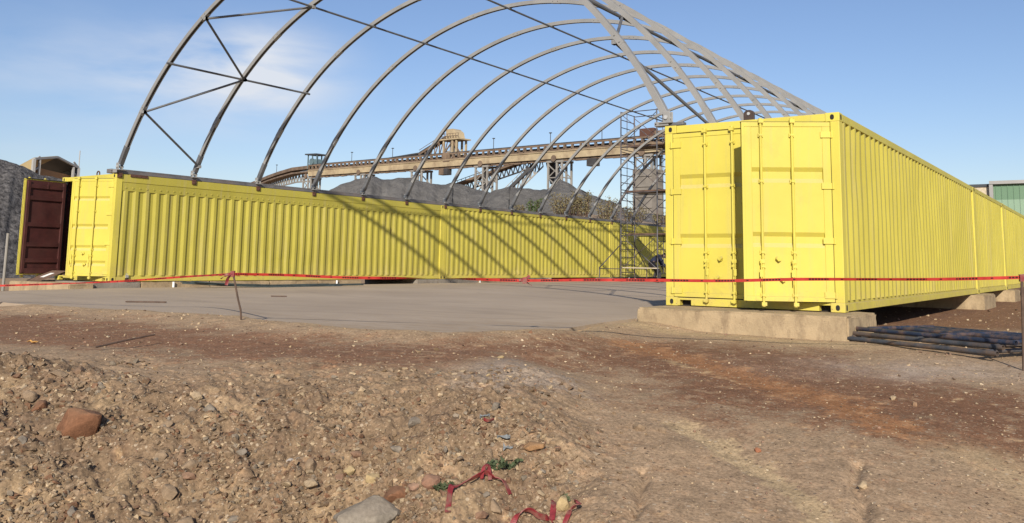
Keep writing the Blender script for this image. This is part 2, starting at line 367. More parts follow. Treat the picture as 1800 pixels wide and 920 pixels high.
def pile_mat(name, a, b, sc, bumpd, bs):
    k = NM(name)
    c = k.mix(k.ramp(k.noise(sc, 8, 0.72), (0.38, 0.0), (0.62, 1.0)), a, b)
    c = k.mix(k.math('MULTIPLY', k.ramp(k.noise(sc*0.25, 5, 0.6, stretch=(1, 1, 2.5)), (0.45, 0.0), (0.7, 1.0)), 0.35), c, tuple(v*0.62 for v in a))
    k.bump(k.noise(bs, 8, 0.7), 0.9, bumpd); return k.fin(c, 0.95, 0, 0.15)
M['pile_grey'] = pile_mat('grey_ore', (0.110, 0.104, 0.097), (0.172, 0.162, 0.150), 0.5, 0.7, 1.0)
M['pile_dark'] = pile_mat('dark_crushed_ore', (0.045, 0.042, 0.042), (0.21, 0.195, 0.185), 5.0, 0.3, 5.0)
M['berm'] = pile_mat('sandy_berm_soil', (0.22, 0.165, 0.12), (0.30, 0.23, 0.165), 0.8, 0.15, 2)

def leaf_mat(name, a, b):
    k = NM(name); c = k.mix(k.ramp(k.noise(2.5, 4), (0.35, 0.0), (0.65, 1.0)), a, b)
    k.b.inputs['Transmission Weight'].default_value = 0.0
    return k.fin(c, 0.7, 0, 0.2)
M['leaf_dry'] = leaf_mat('dry_leaf', (0.10, 0.092, 0.045), (0.22, 0.175, 0.085))
M['leaf'] = leaf_mat('green_leaf', (0.045, 0.075, 0.022), (0.10, 0.13, 0.045))
M['weed'] = leaf_mat('weed_leaf', (0.05, 0.07, 0.03), (0.10, 0.115, 0.06))

def tape_mat():
    k = NM('printed_barrier_tape')
    a = k.n('ShaderNodeAttribute'); a.attribute_name = 'tint'
    q = k.n('ShaderNodeSeparateColor'); k.l(a.outputs['Color'], q.inputs[0])
    s_, w_ = q.outputs[0], q.outputs[1]                         # metres along the tape, 0..1 across
    ph = k.math('FRACT', k.math('DIVIDE', s_, 0.44))
    word = k.math('MULTIPLY', k.math('LESS_THAN', ph, 0.42), k.math('MULTIPLY', k.math('GREATER_THAN', w_, 0.22), k.math('LESS_THAN', w_, 0.78)))
    let = k.math('GREATER_THAN', k.math('FRACT', k.math('DIVIDE', s_, 0.0285)), 0.24)
    dot = k.math('MULTIPLY', k.math('LESS_THAN', k.math('ABSOLUTE', k.math('SUBTRACT', ph, 0.70)), 0.025), k.math('LESS_THAN', k.math('ABSOLUTE', k.math('SUBTRACT', w_, 0.5)), 0.2))
    ink = k.math('MAXIMUM', k.math('MULTIPLY', word, let), dot)
    base = k.mix(k.ramp(k.noise(9, 4), (0.35, 0.0), (0.65, 1.0)), (0.30, 0.022, 0.018), (0.42, 0.04, 0.03))
    return k.fin(k.mix(k.math('MULTIPLY', ink, 0.92), base, (0.012, 0.008, 0.008)), 0.75, 0, 0.15)
M['tape'] = tape_mat()

# ------------------------------------------------------------------ ground
FH = np.array([math.sin(yaw), math.cos(yaw)]); RH = np.array([math.cos(yaw), -math.sin(yaw)])
SLABZ = -0.17
slab_px = [(36,511),(-90,516),(-90,526),(0,531),(100,542),(250,551),(430,563),(600,581),(780,588),(900,586),(1000,577),(1060,567),(1118,560)]
slab_poly = [tuple(on_z(x, y, SLABZ)[:2]) for x, y in slab_px] + [(0.02,-0.7),(0.02,36.6),(-14.05,36.6),(-14.05,-0.4)]
def seg_dist(x, y, pts, closed=False):
    d = np.full(np.shape(x), 1e9); n = len(pts)
    for i in range(n if closed else n-1):
        (ax, ay), (bx, by) = pts[i][:2], pts[(i+1) % n][:2]
        ux, uy = bx-ax, by-ay; L2 = ux*ux+uy*uy+1e-12
        t = np.clip(((x-ax)*ux+(y-ay)*uy)/L2, 0, 1); d = np.minimum(d, np.hypot(x-ax-t*ux, y-ay-t*uy))
    return d
def inside(x, y, pts):
    c = np.zeros(np.shape(x), bool); n = len(pts)
    for i in range(n):
        (ax, ay), (bx, by) = pts[i], pts[(i+1) % n]
        hit = ((ay > y) != (by > y)) & (x < (bx-ax)*(y-ay)/(by-ay+1e-12)+ax); c ^= hit
    return c
def fwd(x, y):
    dx, dy = x-CAM[0], y-CAM[1]; return dx*RH[0]+dy*RH[1], dx*FH[0]+dy*FH[1]
def left_w(x, y):
    a, b = fwd(x, y); q = a/np.maximum(b, 0.5)
    return 1-sstep(-0.02, 0.13, q + 0.05*perlin(x*0.9, y*0.9))
def g_base(x, y):
    x = np.asarray(x, float); y = np.asarray(y, float); a, b = fwd(x, y)
    zr = np.interp(b, [-60,-5,0,3,4,6,8.5,10,12,14,5000], [-1.1,-1.05,-.98,-.80,-.68,-.47,-.33,-.28,-.27,-.33,-.33])
    bb = b + 0.35*perlin(x*0.8+5, y*0.8) + 0.15*perlin(x*2.1, y*2.1)
    zl = np.interp(bb, [-60,-5,0,3.6,4.0,4.45,5.0,5.4,5.8,7.0,8.5,10,12,14,5000], [-1.4,-1.35,-1.25,-1.13,-1.02,-.82,-.55,-.40,-.31,-.235,-.22,-.20,-.21,-.33,-.33])
    w = left_w(x, y); z = zr*(1-w)+zl*w
    z = z + 0.20*np.exp(-(((a+3.45)/0.62)**2+((b-6.0)/0.42)**2))          # rubble heap on the far left
    s = seg_dist(x, y, slab_poly, True); s = np.where(inside(x, y, slab_poly), -s, s)
    sn = s + 0.16 + 0.24*perlin(x*1.3, y*1.3) + 0.10*perlin(x*5, y*5) + 0.05*perlin(x*13, y*13)
    z = z + 0.085*np.exp(-((s-0.2)/0.45)**2)*(b < 14)
    return np.where(s < 1.5, (SLABZ-0.06)*(1-sstep(-0.3, 0.35, sn)) + z*sstep(-0.3, 0.35, sn), z)
def rough_w(x, y):
    a, b = fwd(x, y); q = a/np.maximum(b, 0.5)
    bank = left_w(x, y)*(1-sstep(5.0, 7.6, b + 0.8*perlin(x*1.1, y*1.1) + 0.3*perlin(x*4, y*4)))
    heap = np.exp(-(((a+3.45)/0.8)**2+((b-5.9)/0.55)**2))
    tongue = np.exp(-(((q-0.02)/0.07)**2))*(1-sstep(5.4, 6.4, b))
    return np.clip(np.maximum(np.maximum(bank, heap*1.2), tongue*0.8), 0, 1)
def g_full(x, y):
    x = np.asarray(x, float); y = np.asarray(y, float); z = g_base(x, y); a, b = fwd(x, y)
    near = 1-sstep(12, 30, np.hypot(a, b)); w = rough_w(x, y)
    n1 = fbm(x, y, 0.45, 3); n2 = fbm(x+31, y-7, 0.12, 3); n3 = np.abs(perlin(x*16, y*16))
    amp = 0.007 + 0.065*w + 0.008*left_w(x, y)
    z = z + near*(amp*n1*0.8*(0.55+0.45*w) + (0.0012+0.035*w)*n2 + (0.0005+0.0185*w)*(n3-0.3) + (0.0003+0.0115*w)*perlin(x*33, y*33)) + near*0.013*fbm(x-3, y+11, 1.6, 3)
    for pl, wd, dp in RUTS: z = z - dp*np.exp(-(seg_dist(x, y, pl)/wd)**2)*near
    return z
def hit(px, py):
    """where sight lines of photo pixels meet the (smooth) ground"""
    px = np.atleast_1d(np.asarray(px, float)); py = np.atleast_1d(np.asarray(py, float))
    d = FW[None] + RT[None]*((px-900)/FPX)[:, None] - UP[None]*((py-PPY)/FPX)[:, None]
    h = np.hypot(d[:, 0], d[:, 1]); d = d/h[:, None]
    D = np.geomspace(2.2, 60, 420); res = np.full(len(px), np.nan); prev = None
    for k, t in enumerate(D):
        P = CAM + d*t; gap = P[:, 2]-g_base(P[:, 0], P[:, 1])
        if prev is not None:
            m = np.isnan(res) & (gap <= 0) & (prev > 0)
            if m.any(): res[m] = D[k-1] + (t-D[k-1])*prev[m]/(prev[m]-gap[m])
        prev = gap
    res = np.where(np.isnan(res), 60, res)
    return CAM + d*res[:, None]
RUTS = []
def pl_px(pts): h = hit([p[0] for p in pts], [p[1] for p in pts]); return [tuple(v[:2]) for v in h]
track_pale = pl_px([(1180,742),(1250,775),(1330,822),(1390,858),(1440,905),(1470,960)])
track_orange = pl_px([(1110,605),(1200,630),(1300,662),(1400,690),(1480,712),(1560,745)])
track_sand = pl_px([(1170,632),(1250,655),(1320,678),(1400,700)])
crack_a = pl_px([(1110,905),(1128,880),(1122,860),(1135,840),(1128,825)])
crack_b = pl_px([(1510,815),(1500,850),(1520,880),(1515,915)])
Z_BAND = pl_px([(-250,548),(60,556),(250,572),(430,588),(700,603),(1000,606),(1010,640),(800,640),(620,648),(430,634),(200,612),(-250,592)])
Z_RED = pl_px([(960,592),(1110,596),(1330,612),(1480,622),(1620,660),(1800,690),(2150,730),(2150,850),(1800,812),(1650,785),(1520,765),(1400,738),(1270,728),(1160,705),(1090,660),(1000,622)])
Z_GREY = pl_px([(770,662),(830,638),(900,632),(960,650),(1020,672),(1010,692),(930,688),(850,690)])
track_r = pl_px([(1720,800),(1800,840),(1900,900)])
RUTS = [(track_pale, 0.10, 0.018), (track_orange, 0.18, 0.012), (crack_a, 0.03, 0.03), (crack_b, 0.035, 0.03)]
def blob_c(x, y, px, py, rx, ry):
    c = hit([px], [py])[0]; a, b = fwd(x, y); ca, cb = fwd(c[0], c[1])
    return np.exp(-(((a-ca)/rx)**2+((b-cb)/ry)**2))
def soil_col(x, y):
    a, b = fwd(x, y); q = a/np.maximum(b, 0.5)
    n1 = fbm(x, y, 1.8, 4); n2 = fbm(x+50, y+9, 0.5, 4); n3 = fbm(x-20, y+40, 0.16, 3)
    tan = np.array([0.335, 0.230, 0.140]); red = np.array([0.172, 0.083, 0.045]); pale = np.array([0.48, 0.345, 0.19])
    grey = np.array([0.36, 0.285, 0.22]); org = np.array([0.31, 0.145, 0.062]); brown = np.array([0.30, 0.197, 0.118])
    c = np.ones(x.shape+(3,))*tan
    def put(w, col): nonlocal c; w = np.clip(w, 0, 1)[..., None]; c = c*(1-w)+col*w
    put(0.5*sstep(-0.1, 0.7, n1)*(0.35+0.65*left_w(x, y)), brown)
    put(0.85*rough_w(x, y), np.array([0.172, 0.116, 0.070])); put(0.25*sstep(0.1, 0.7, n2)*rough_w(x, y), pale); put(0.55*sstep(0.0, 0.7, n3-n2)*rough_w(x, y), np.array([0.15, 0.098, 0.064]))
    nf = fbm(x+7, y-3, 0.05, 2)
    def zone(poly, soft, col, st):
        d = seg_dist(x, y, poly, True); d = np.where(inside(x, y, poly), d, -d)
        put(st*sstep(-soft, soft, d + soft*(1.3*n2+0.7*n3+0.6*nf)), col)
    zone(Z_BAND, 0.40, red*1.12, 0.85); zone(Z_RED, 0.45, red, 0.92); zone(Z_GREY, 0.16, grey*0.80, 0.7)
    put(0.7*sstep(0.35, 0.75, n3+0.7*n2)*(np.abs(q-0.3) < 0.5), brown*0.85)
    put(sstep(11.5, 14, b)*sstep(0.30, 0.40, q)*0.85, red*0.95)
    put(0.8*blob_c(x, y, 1640, 650, 1.3, 0.55)*(0.8+0.5*n2), grey*1.02)
    put(0.72*sstep(0.15, 0.95, np.exp(-(seg_dist(x, y, track_orange)/(0.26+0.14*n2))**2)+0.4*n3+0.35*nf), org)
    put(0.5*sstep(0.3, 1.1, np.exp(-(seg_dist(x, y, track_sand)/(0.12+0.08*n2))**2)*(0.8+0.8*n1)+0.5*n3+0.45*nf), pale)
    put(0.75*sstep(0.3, 0.8, np.exp(-(seg_dist(x, y, track_pale)/(0.11+0.06*n2))**2)+0.35*n3+0.3*nf), np.array([0.42, 0.305, 0.170]))
    put(0.5*np.exp(-(seg_dist(x, y, track_r)/0.22)**2), pale)
    put(0.8*np.exp(-(seg_dist(x, y, [(-0.4,-1.3),(2.7,-1.2)])/0.35)**2), pale*0.95)
    s = seg_dist(x, y, slab_poly, True); put(0.55*np.exp(-(s/0.35)**2), pale*0.85)
    put(sstep(-0.07, -0.2, q)*sstep(3, 7, 9-b)*0.25*sstep(-.2, .5, n1), np.array([0.38, 0.25, 0.135]))
    return np.clip(c*(1+0.12*n3[..., None]+0.08*n2[..., None]+0.10*nf[..., None]), 0.02, 0.6)

ang = np.concatenate([np.linspace(-180, -42, 40, endpoint=False), np.linspace(-42, 42, 820, endpoint=False), np.linspace(42, 180, 40, endpoint=False)])
rad = np.concatenate([np.geomspace(0.03, 3.2, 30, endpoint=False), np.geomspace(3.2, 14, 640, endpoint=False), np.geomspace(14, 40, 70, endpoint=False), np.geomspace(40, 4500, 30)])
th_ = np.radians(ang); AA, RR = np.meshgrid(th_, rad)
GX = CAM[0] + RR*(np.sin(AA)*RH[0]+np.cos(AA)*FH[0]); GY = CAM[1] + RR*(np.sin(AA)*RH[1]+np.cos(AA)*FH[1])
GZ = g_full(GX, GY); gc = soil_col(GX, GY)
nr, nc = GX.shape; idx = np.arange(nr*nc).reshape(nr, nc); nx = np.roll(idx, -1, axis=1)
GF = np.stack([idx[:-1], idx[1:], nx[1:], nx[:-1]], -1).reshape(-1, 4)
gcol = np.concatenate([gc.reshape(-1, 3), rough_w(GX, GY).reshape(-1, 1)], 1)
tag(np_mesh('ground', np.stack([GX, GY, GZ], -1).reshape(-1, 3), GF, M['soil'], smooth=True, cols=gcol), kind='structure')
def gz(x, y): return float(g_full(np.array([x]), np.array([y]))[0])
def gp(px, py, dz=0.0):
    p = hit([px], [py])[0]; return Vector((p[0], p[1], gz(p[0], p[1])+dz))

m = MB(); m.prism(slab_poly, 'z', SLABZ-0.12, SLABZ)
tag(m.build('concrete_floor', M['slab']), kind='structure')

# ------------------------------------------------------------------ concrete footing blocks
def rough_block(name, x0, x1, y0, y1, z0, z1, mat, label, group, seed=0):
    bm = bmesh.new(); bmesh.ops.create_cube(bm, size=1)
    for v in bm.verts: v.co = Vector(((x0+x1)/2+v.co.x*(x1-x0), (y0+y1)/2+v.co.y*(y1-y0), (z0+z1)/2+v.co.z*(z1-z0)))
    bmesh.ops.bevel(bm, geom=list(bm.edges), offset=0.022, segments=2, affect='EDGES')
    bmesh.ops.subdivide_edges(bm, edges=[e for e in bm.edges if e.calc_length() > 0.15], cuts=14, use_grid_fill=True)
    for v in bm.verts:
        c = v.co
        n = float(fbm(np.array([c.x*1.0+c.z*2.3+seed]), np.array([c.y+c.z*1.7]), 0.22, 3)[0])
        edge = 1.0 if abs(c.z-z1) < 0.03 else 0.45
        d = Vector((c.x-(x0+x1)/2, (c.y-(y0+y1)/2), 0)); d = d.normalized() if d.length > 0 else d
        v.co = c + d*0.014*n*edge - Vector((0, 0, 0.012*max(0, n)*(1 if c.z > z1-0.04 and (min(c.x-x0, x1-c.x) < .1 or min(c.y-y0, y1-c.y) < .1) else 0)))
    me = bpy.data.meshes.new(name); bm.to_mesh(me); bm.free(); me.materials.append(mat); me.shade_smooth(); me.set_sharp_from_angle(angle=R(35))
    o = bpy.data.objects.new(name, me); COL.objects.link(o)
    return tag(o, label, 'concrete block', group)
GB = 'concrete footing blocks under the containers'
rough_block('concrete_block', -0.03, 2.68, -0.84, 0.55, -0.5, -0.003, M['conc'], 'long chipped concrete footing under the closed doors of the right container', GB)
rough_block('concrete_block', -0.1, 2.68, 11.0, 13.1, -0.6, -0.003, M['conc'], 'concrete footing under the joint of the first two containers on the right', GB, 3)
rough_block('concrete_block', -0.1, 2.68, 17.6, 19.2, -0.6, -0.003, M['conc'], 'concrete footing furthest along the right row, behind the marker stake', GB, 5)
LX, LZ = -14.087, -0.030
rough_block('concrete_block', LX-2.6, LX+0.12, -1.0, -0.42, -0.5, -0.05, M['conc'], 'pale low concrete kerb below the open doors of the left container', GB, 7)
edges_l = [(-0.40, 0.80, 'conc_grey', 'grey'), (0.81, 2.75, 'conc', 'tan'), (2.76, 4.68, 'conc', 'tan'), (4.69, 6.45, 'conc', 'tan'), (6.46, 8.24, 'conc', 'tan'),
           (10.83, 12.6, 'conc_grey', 'grey'), (12.61, 14.2, 'conc_grey', 'grey'), (14.21, 16.6, 'conc', 'tan'), (16.61, 19.0, 'conc_grey', 'grey'), (23.0, 25.2, 'conc_grey', 'grey')]
ordn = ['first', 'second', 'third', 'fourth', 'fifth', 'sixth', 'seventh', 'eighth', 'ninth', 'tenth', 'eleventh', 'twelfth', 'thirteenth', 'fourteenth', 'fifteenth']
for i, (a, b, mt, w) in enumerate(edges_l):
    rough_block('concrete_block', LX-2.4, LX+0.03, a, b, -0.5, LZ-0.003, M[mt], f'{w} footing under the left row, {ordn[i]} from its door end', GB, 11+i)
for i, y in enumerate([1.65, 5.05+2.1, 14.25, 17.2, 26.0]):
    m = MB(); m.tube([(LX+0.075, y, SLABZ-0.02), (LX+0.075, y, LZ-0.012)], 0.028, 10)
    m.disc((LX+0.075, y, LZ-0.012), (0,0,1), 0.031, 0.012)
    tag(m.build('pipe_stub', M['white'], smooth=40), f'short white pipe stub against the left footing, {ordn[i]} from the door end', 'pipe stub', 'white pipe stubs along the left footing')

# ------------------------------------------------------------------ containers
CW, CH = 2.438, 2.55
def corr_path(ya, yb, depth=0.036, p=0.278):
    pts = []; y = ya + 0.02; pts.append((ya, -depth))
    while y < yb-0.29:
        jx = random.gauss(0, 0.005); dj = random.gauss(0, 0.0022)
        for dy, d in ((0.0, -depth), (0.068, dj), (0.140, dj), (0.208, -depth)): pts.append((y+dy+jx, d))
        y += p
    pts.append((yb, -depth)); return pts
def corr_wall(mb, X, sgn, ya, yb, za, zb, seed=0):
    """trapezoid-corrugated sheet, slightly dented; X is the outermost plane, sgn the outward side"""
    path = corr_path(ya, yb); rows = np.linspace(za, zb, 15); rs = np.random.default_rng(seed); dents = [(rs.uniform(ya, yb), za+(zb-za)*rs.random()**1.6, rs.uniform(.12, .4), rs.uniform(.15, .45), rs.uniform(-.022, .010)) for _ in range(int((yb-ya)*1.6))]
    n = len(path); V = []; F = []
    for t in (0.0, 0.004):
        for z in rows:
            mid = 4*(z-za)*(zb-z)/(zb-za)**2
            for y, d in path:
                w = float(0.010*math.sin(y*1.9+seed)*math.sin(y*0.7+z*1.3+seed*2))*mid + sum(h_*math.exp(-((y-a_)/b_)**2-((z-c_)/e_)**2) for a_, c_, b_, e_, h_ in dents if abs(y-a_) < 1.0)*min(1, 3*mid)
                V.append((X + sgn*(d-t+w), y, z))
    m = len(rows)
    for s in (0, 1):
        o = s*n*m
        for r_ in range(m-1):
            for i in range(n-1):
                q = (o+r_*n+i, o+r_*n+i+1, o+(r_+1)*n+i+1, o+(r_+1)*n+i); F.append(q)
    mb.add(V, F)
def oval_hole_plate(mb, c, axis, w, h, t=0.004):  # raised oval plate; its dark colour stands for the shade of a hole
    pts = []
    for k in range(16):
        a = 2*math.pi*k/16; u = math.cos(a)*w/2; v = math.sin(a)*min(h, w)/2 + (1 if math.sin(a) > 0 else -1)*max(0, (h-w)/2)*(0 if abs(math.sin(a)) < 1e-6 else 1)
        pts.append((u, v))
    if axis == 'y': mb.prism([(c[0]+u, c[2]+v) for u, v in pts], 'y', c[1]-t, c[1]+t)
    else: mb.prism([(c[1]+u, c[2]+v) for u, v in pts], 'x', c[0]-t, c[0]+t)

def make_leaf(parent, hinge, side, t, Wd, z0, z1, style, yel, bars, inner=None):
    """side=+1 hinged on the right, -1 hinged on the left; t opening angle in radians"""
    if side > 0: d = Vector((-math.cos(t), -math.sin(t), 0)); n = Vector((math.sin(t), -math.cos(t), 0))
    else: d = Vector((math.cos(t), -math.sin(t), 0)); n = Vector((-math.sin(t), -math.cos(t), 0))
    MX = Matrix(((d.x, n.x, 0, hinge[0]), (d.y, n.y, 0, hinge[1]), (0, 0, 1, hinge[2]), (0, 0, 0, 1)))
    T = 0.05; m = MB(); m.M = MX
    if style == 'two': ind = [(0.805, 1.0), (1.635, 1.835)]; u0, u1 = 0.10, 1.00
    else: ind = [(0.36, 0.49), (0.72, 0.85), (1.23, 1.35), (1.90, 2.01)]; u0, u1 = 0.07, 1.05
    if side < 0 and style == 'two': u0, u1 = 0.10, 1.02
    prof = [(0, z0+0.06)]
    for a, b in ind: prof += [(0, a), (-0.032, a+0.055), (-0.032, b-0.055), (0, b)]
    prof += [(0, z1-0.06)]
    m.prism(prof + [(-T+0.006, z1-0.06), (-T+0.006, z0+0.06)], 'x', u0, u1)
    m.box(0, u0, -T+0.004, 0.004, z0+0.06, z1-0.06); m.box(u1, Wd, -T+0.004, 0.004, z0+0.06, z1-0.06)
    m.box(0.0, Wd, -T, 0.008, z0, z0+0.06); m.box(0.0, Wd, -T, 0.008, z1-0.06, z1)
    m.box(Wd-0.035, Wd, -T-0.004, 0.014, z0+0.004, z1-0.004)
    leaf = m.build('door_leaf', yel, parent, bevel=0.003)
    if inner is not None:
        q = MB(); q.M = MX; q.box(0.02, Wd-0.036, -T-0.012, -T-0.002, z0+0.03, z1-0.03)
        for a in (z0+0.03, 0.42, 0.80, 1.28, 1.92, z1-0.22): q.box(0.10, Wd-0.12, -T-0.045, -T-0.013, a, a+(0.10 if a > 0.2 else 0.13))
        q.box(0.03, 0.10, -T-0.05, -T-0.013, z0+0.05, z1-0.05); q.box(Wd-0.12, Wd-0.05, -T-0.05, -T-0.013, z0+0.05, z1-0.05)
        q.box(0.50, 0.53, -T-0.055, -T-0.046, z1-0.22, z1-0.06)
        q.build('inner_lining', inner, leaf, bevel=0.004)
        g = MB(); g.M = MX; g.box(-0.015, 0.02, -T-0.03, 0.0, z0, z1); g.box(0.02, Wd, -T-0.03, -T+0.005, z1+0.001, z1+0.015)
        g.build('door_gasket', M['rubber'], leaf)
    for k, u in enumerate(bars):
        b = MB(); b.M = MX
        b.tube([(u, 0.034, z0-0.055), (u, 0.034, z1+0.035)], 0.0165, 10)
        for zz in (z0-0.035, z1+0.005): b.box(u-0.035, u+0.028, 0.012, 0.062, zz-0.022, zz+0.022)
        b.disc((u, 0.034, z1+0.03), (0,0,1), 0.025, 0.03, 10); b.disc((u, 0.034, z0-0.055), (0,0,1), 0.024, 0.025, 10)
        for zz in (0.56 if style == 'two' else 0.6, 0.74, 1.0+0.65, 2.25, 0.2):
            b.box(u-0.034, u+0.034, 0.006, 0.022, zz-0.024, zz+0.024); b.box(u-0.022, u+0.022, 0.022, 0.056, zz-0.012, zz+0.012)
        b.build('locking_bar', yel, leaf, smooth=35)
        h = MB(); h.M = MX; zz = 0.50
        s = 1 if k == 0 else -1
        h.beam((u+0.03, 0.060, 0.64), (u+0.03, 0.064, 0.33), 0.028, 0.012, up=(1,0,0)); h.box(u-0.02, u+0.045, 0.045, 0.058, 0.60, 0.65)
        h.box(u+0.012, u+0.050, 0.060, 0.074, 0.43, 0.52)
        h.build('door_handle', yel, leaf, bevel=0.003)
    for k, (u, zz) in enumerate([((bars[0]+bars[1])/2, 0.66), ((bars[0]+bars[1])/2-0.05, 0.40)]):
        h = MB(); h.M = MX; h.disc((u, 0.016, zz), (0,1,0), 0.038, 0.02, 14); h.beam((u-0.005, 0.04, zz-0.025), (u+0.03, 0.045, zz+0.012), 0.028, 0.03)
        h.build('handle_hub', yel, leaf, smooth=35)
    for zz in (0.22, 0.905, 1.605, 2.27):
        h = MB(); h.M = MX; h.box(-0.055, 0.125, 0.008, 0.020, zz-0.048, zz+0.030); h.tube([(-0.018, 0.020, zz-0.052), (-0.018, 0.020, zz+0.040)], 0.017, 10)
        h.build('hinge', yel, leaf, smooth=35)
    return leaf

def make_container(label, x0, y0, z0, L, wall, style, doors=None, name='shipping_container'):
    yel = M['yel']; t = thing(name, label, 'container', (x0+CW/2, y0+L/2, z0), 'yellow shipping containers in two rows')
    P = Matrix.Translation((x0, y0, z0))
    def mb(): q = MB(); q.M = P; return q
    for sx in (0, 1):
        for sy in (0, 1):
            m = mb(); X0 = 0.002 if sx == 0 else CW-0.118; Y0 = 0.002 if sy == 0 else L-0.163
            m.box(X0, X0+0.116, Y0, Y0+0.161, 0.116, CH-0.116); m.build('corner_post', yel, t, bevel=0.008)
            for zz in (0, 1):
                m = mb(); a = 0 if sx == 0 else CW-0.178; b = 0 if sy == 0 else L-0.162; c = 0 if zz == 0 else CH-0.118
                m.box(a, a+0.178, b, b+0.162, c, c+0.118); cc = m.build('corner_casting', yel, t, bevel=0.007)
                h = mb(); oval_hole_plate(h, ((0.089 if sx == 0 else CW-0.089), (0 if sy == 0 else L), c+0.058), 'y', 0.05, 0.07)
                h.build('lashing_hole_shade', M['dark'], cc); h = mb(); oval_hole_plate(h, ((0 if sx == 0 else CW), (0.081 if sy == 0 else L-0.081), c+0.058), 'x', 0.055, 0.078)
                h.build('lashing_hole_shade', M['dark'], cc)
    for sx, X, s in ((0, 0.0, -1), (1, CW, 1)):
        Xi = X - s*0.06
        m = mb(); ya, yb = 0.164, L-0.164
        zt = CH-0.105 if style == 'plain' else CH-0.195
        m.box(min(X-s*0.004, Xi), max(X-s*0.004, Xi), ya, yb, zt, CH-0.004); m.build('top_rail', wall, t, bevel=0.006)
        m = mb(); m.box(min(X-s*0.006, Xi), max(X-s*0.006, Xi), ya, yb, 0.012, 0.112); m.box(min(X-s*0.03, Xi), max(X-s*0.03, Xi), ya, yb, 0.112, 0.150)
        m.build('bottom_rail', yel, t, bevel=0.004)
        zw = zt
        if style != 'plain':
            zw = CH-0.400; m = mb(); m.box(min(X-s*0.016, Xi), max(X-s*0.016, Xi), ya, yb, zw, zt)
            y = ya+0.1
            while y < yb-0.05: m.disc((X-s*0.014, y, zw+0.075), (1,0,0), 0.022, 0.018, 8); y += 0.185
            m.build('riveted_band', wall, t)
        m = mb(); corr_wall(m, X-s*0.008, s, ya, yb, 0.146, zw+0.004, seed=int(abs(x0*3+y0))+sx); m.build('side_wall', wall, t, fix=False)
    m = mb(); m.box(0.06, CW-0.06, 0.1, L-0.1, CH-0.055, CH-0.02); m.build('roof', yel, t)
    m = mb(); m.box(0.06, CW-0.06, 0.1, L-0.1, 0.10, 0.145); m.build('floor', M['plank'], t)
    m = mb(); m.box(0.119, CW-0.119, L-0.06, L-0.02, 0.12, CH-0.12); m.build('end_wall', yel, t)
    if doors is None:
        m = mb(); m.box(0.119, CW-0.119, 0.02, 0.06, 0.12, CH-0.12); m.build('end_wall', yel, t)
        for nm, a, b in (('end_header', CH-0.115, CH-0.004), ('end_sill', 0.004, 0.115)):
            for Y in (0.003, L-0.103):
                m = mb(); m.box(0.180, CW-0.180, Y, Y+0.1, a, b); m.build(nm, yel, t)
    else:
        m = mb(); m.box(0.180, CW-0.180, 0.010, 0.10, CH-0.112, CH-0.006); m.build('door_header', yel, t, bevel=0.006)
        m = mb(); m.box(0.180, 0.207, 0.006, 0.12, 0.006, 0.112); m.box(0.376, 2.115, 0.006, 0.12, 0.010, 0.112); m.box(0.207, 0.376, 0.006, 0.12, 0.083, 0.112); m.box(2.115, 2.259, 0.006, 0.12, 0.083, 0.112)
        m.build('door_sill', yel, t, bevel=0.003)
        m = mb(); m.box(0.180, CW-0.18, 0.13, 0.16, 0.0, 0.10); m.build('sill_notch_shade', M['dark'], t)  # near-black strip standing for the shade behind the sill notches
        lt, rt, st, inn = doors
        make_leaf(t, (x0+0.125, y0+0.012, z0), -1, lt, 1.085, 0.125, CH-0.125, st, yel, (0.49, 0.885) if st == 'two' else (0.52, 0.93), inn)
        make_leaf(t, (x0+CW-0.125, y0+0.012, z0), 1, rt, 1.10 if rt < 0.1 else 1.125, 0.125, CH-0.125, st, yel, (0.49, 0.885) if st == 'two' else (0.45, 0.92), inn)
        if inn is not None:      # painted-over inside walls, seen through the open door
            m = mb(); m.box(0.062, 0.075, 0.12, L-0.12, 0.146, CH-0.06); m.box(CW-0.075, CW-0.062, 0.12, L-0.12, 0.146, CH-0.06); m.box(0.08, CW-0.08, L-0.08, L-0.065, 0.146, CH-0.06)
            m.build('inner_wall', inn, t)
            m = mb(); m.box(0.1185, 0.1225, 0.03, 0.17, 0.12, CH-0.12); m.build('door_jamb', inn, t)
    return t
make_container('long yellow container at the front of the right row, one door ajar', 0.0, 0.0, 0.0, 12.192, M['yel_shade_right'], 'plain', (0.0, R(30), 'two', M['door_red']))
make_container('short yellow container, second along the right row', 0.0, 12.198, 0.0, 6.058, M['yel_shade_right'], 'plain')
make_container('yellow container third along the right row, cut off by the frame', 0.0, 18.262, 0.0, 12.192, M['yel_shade_right'], 'plain')
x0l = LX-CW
make_container('yellow container with riveted band and an open dark red door, front of left row', x0l, 0.0, LZ, 12.192, M['yel_shade_left'], 'band', (R(82), R(22), 'four', M['door_red']))
make_container('plain yellow corrugated container in the middle of the left row', x0l, 12.198, LZ, 12.192, M['yel_shade_left'], 'plain')
make_container('yellow container with smooth top band behind the scaffold tower', x0l, 24.396, LZ, 12.192, M['yel_shade_left'], 'band')

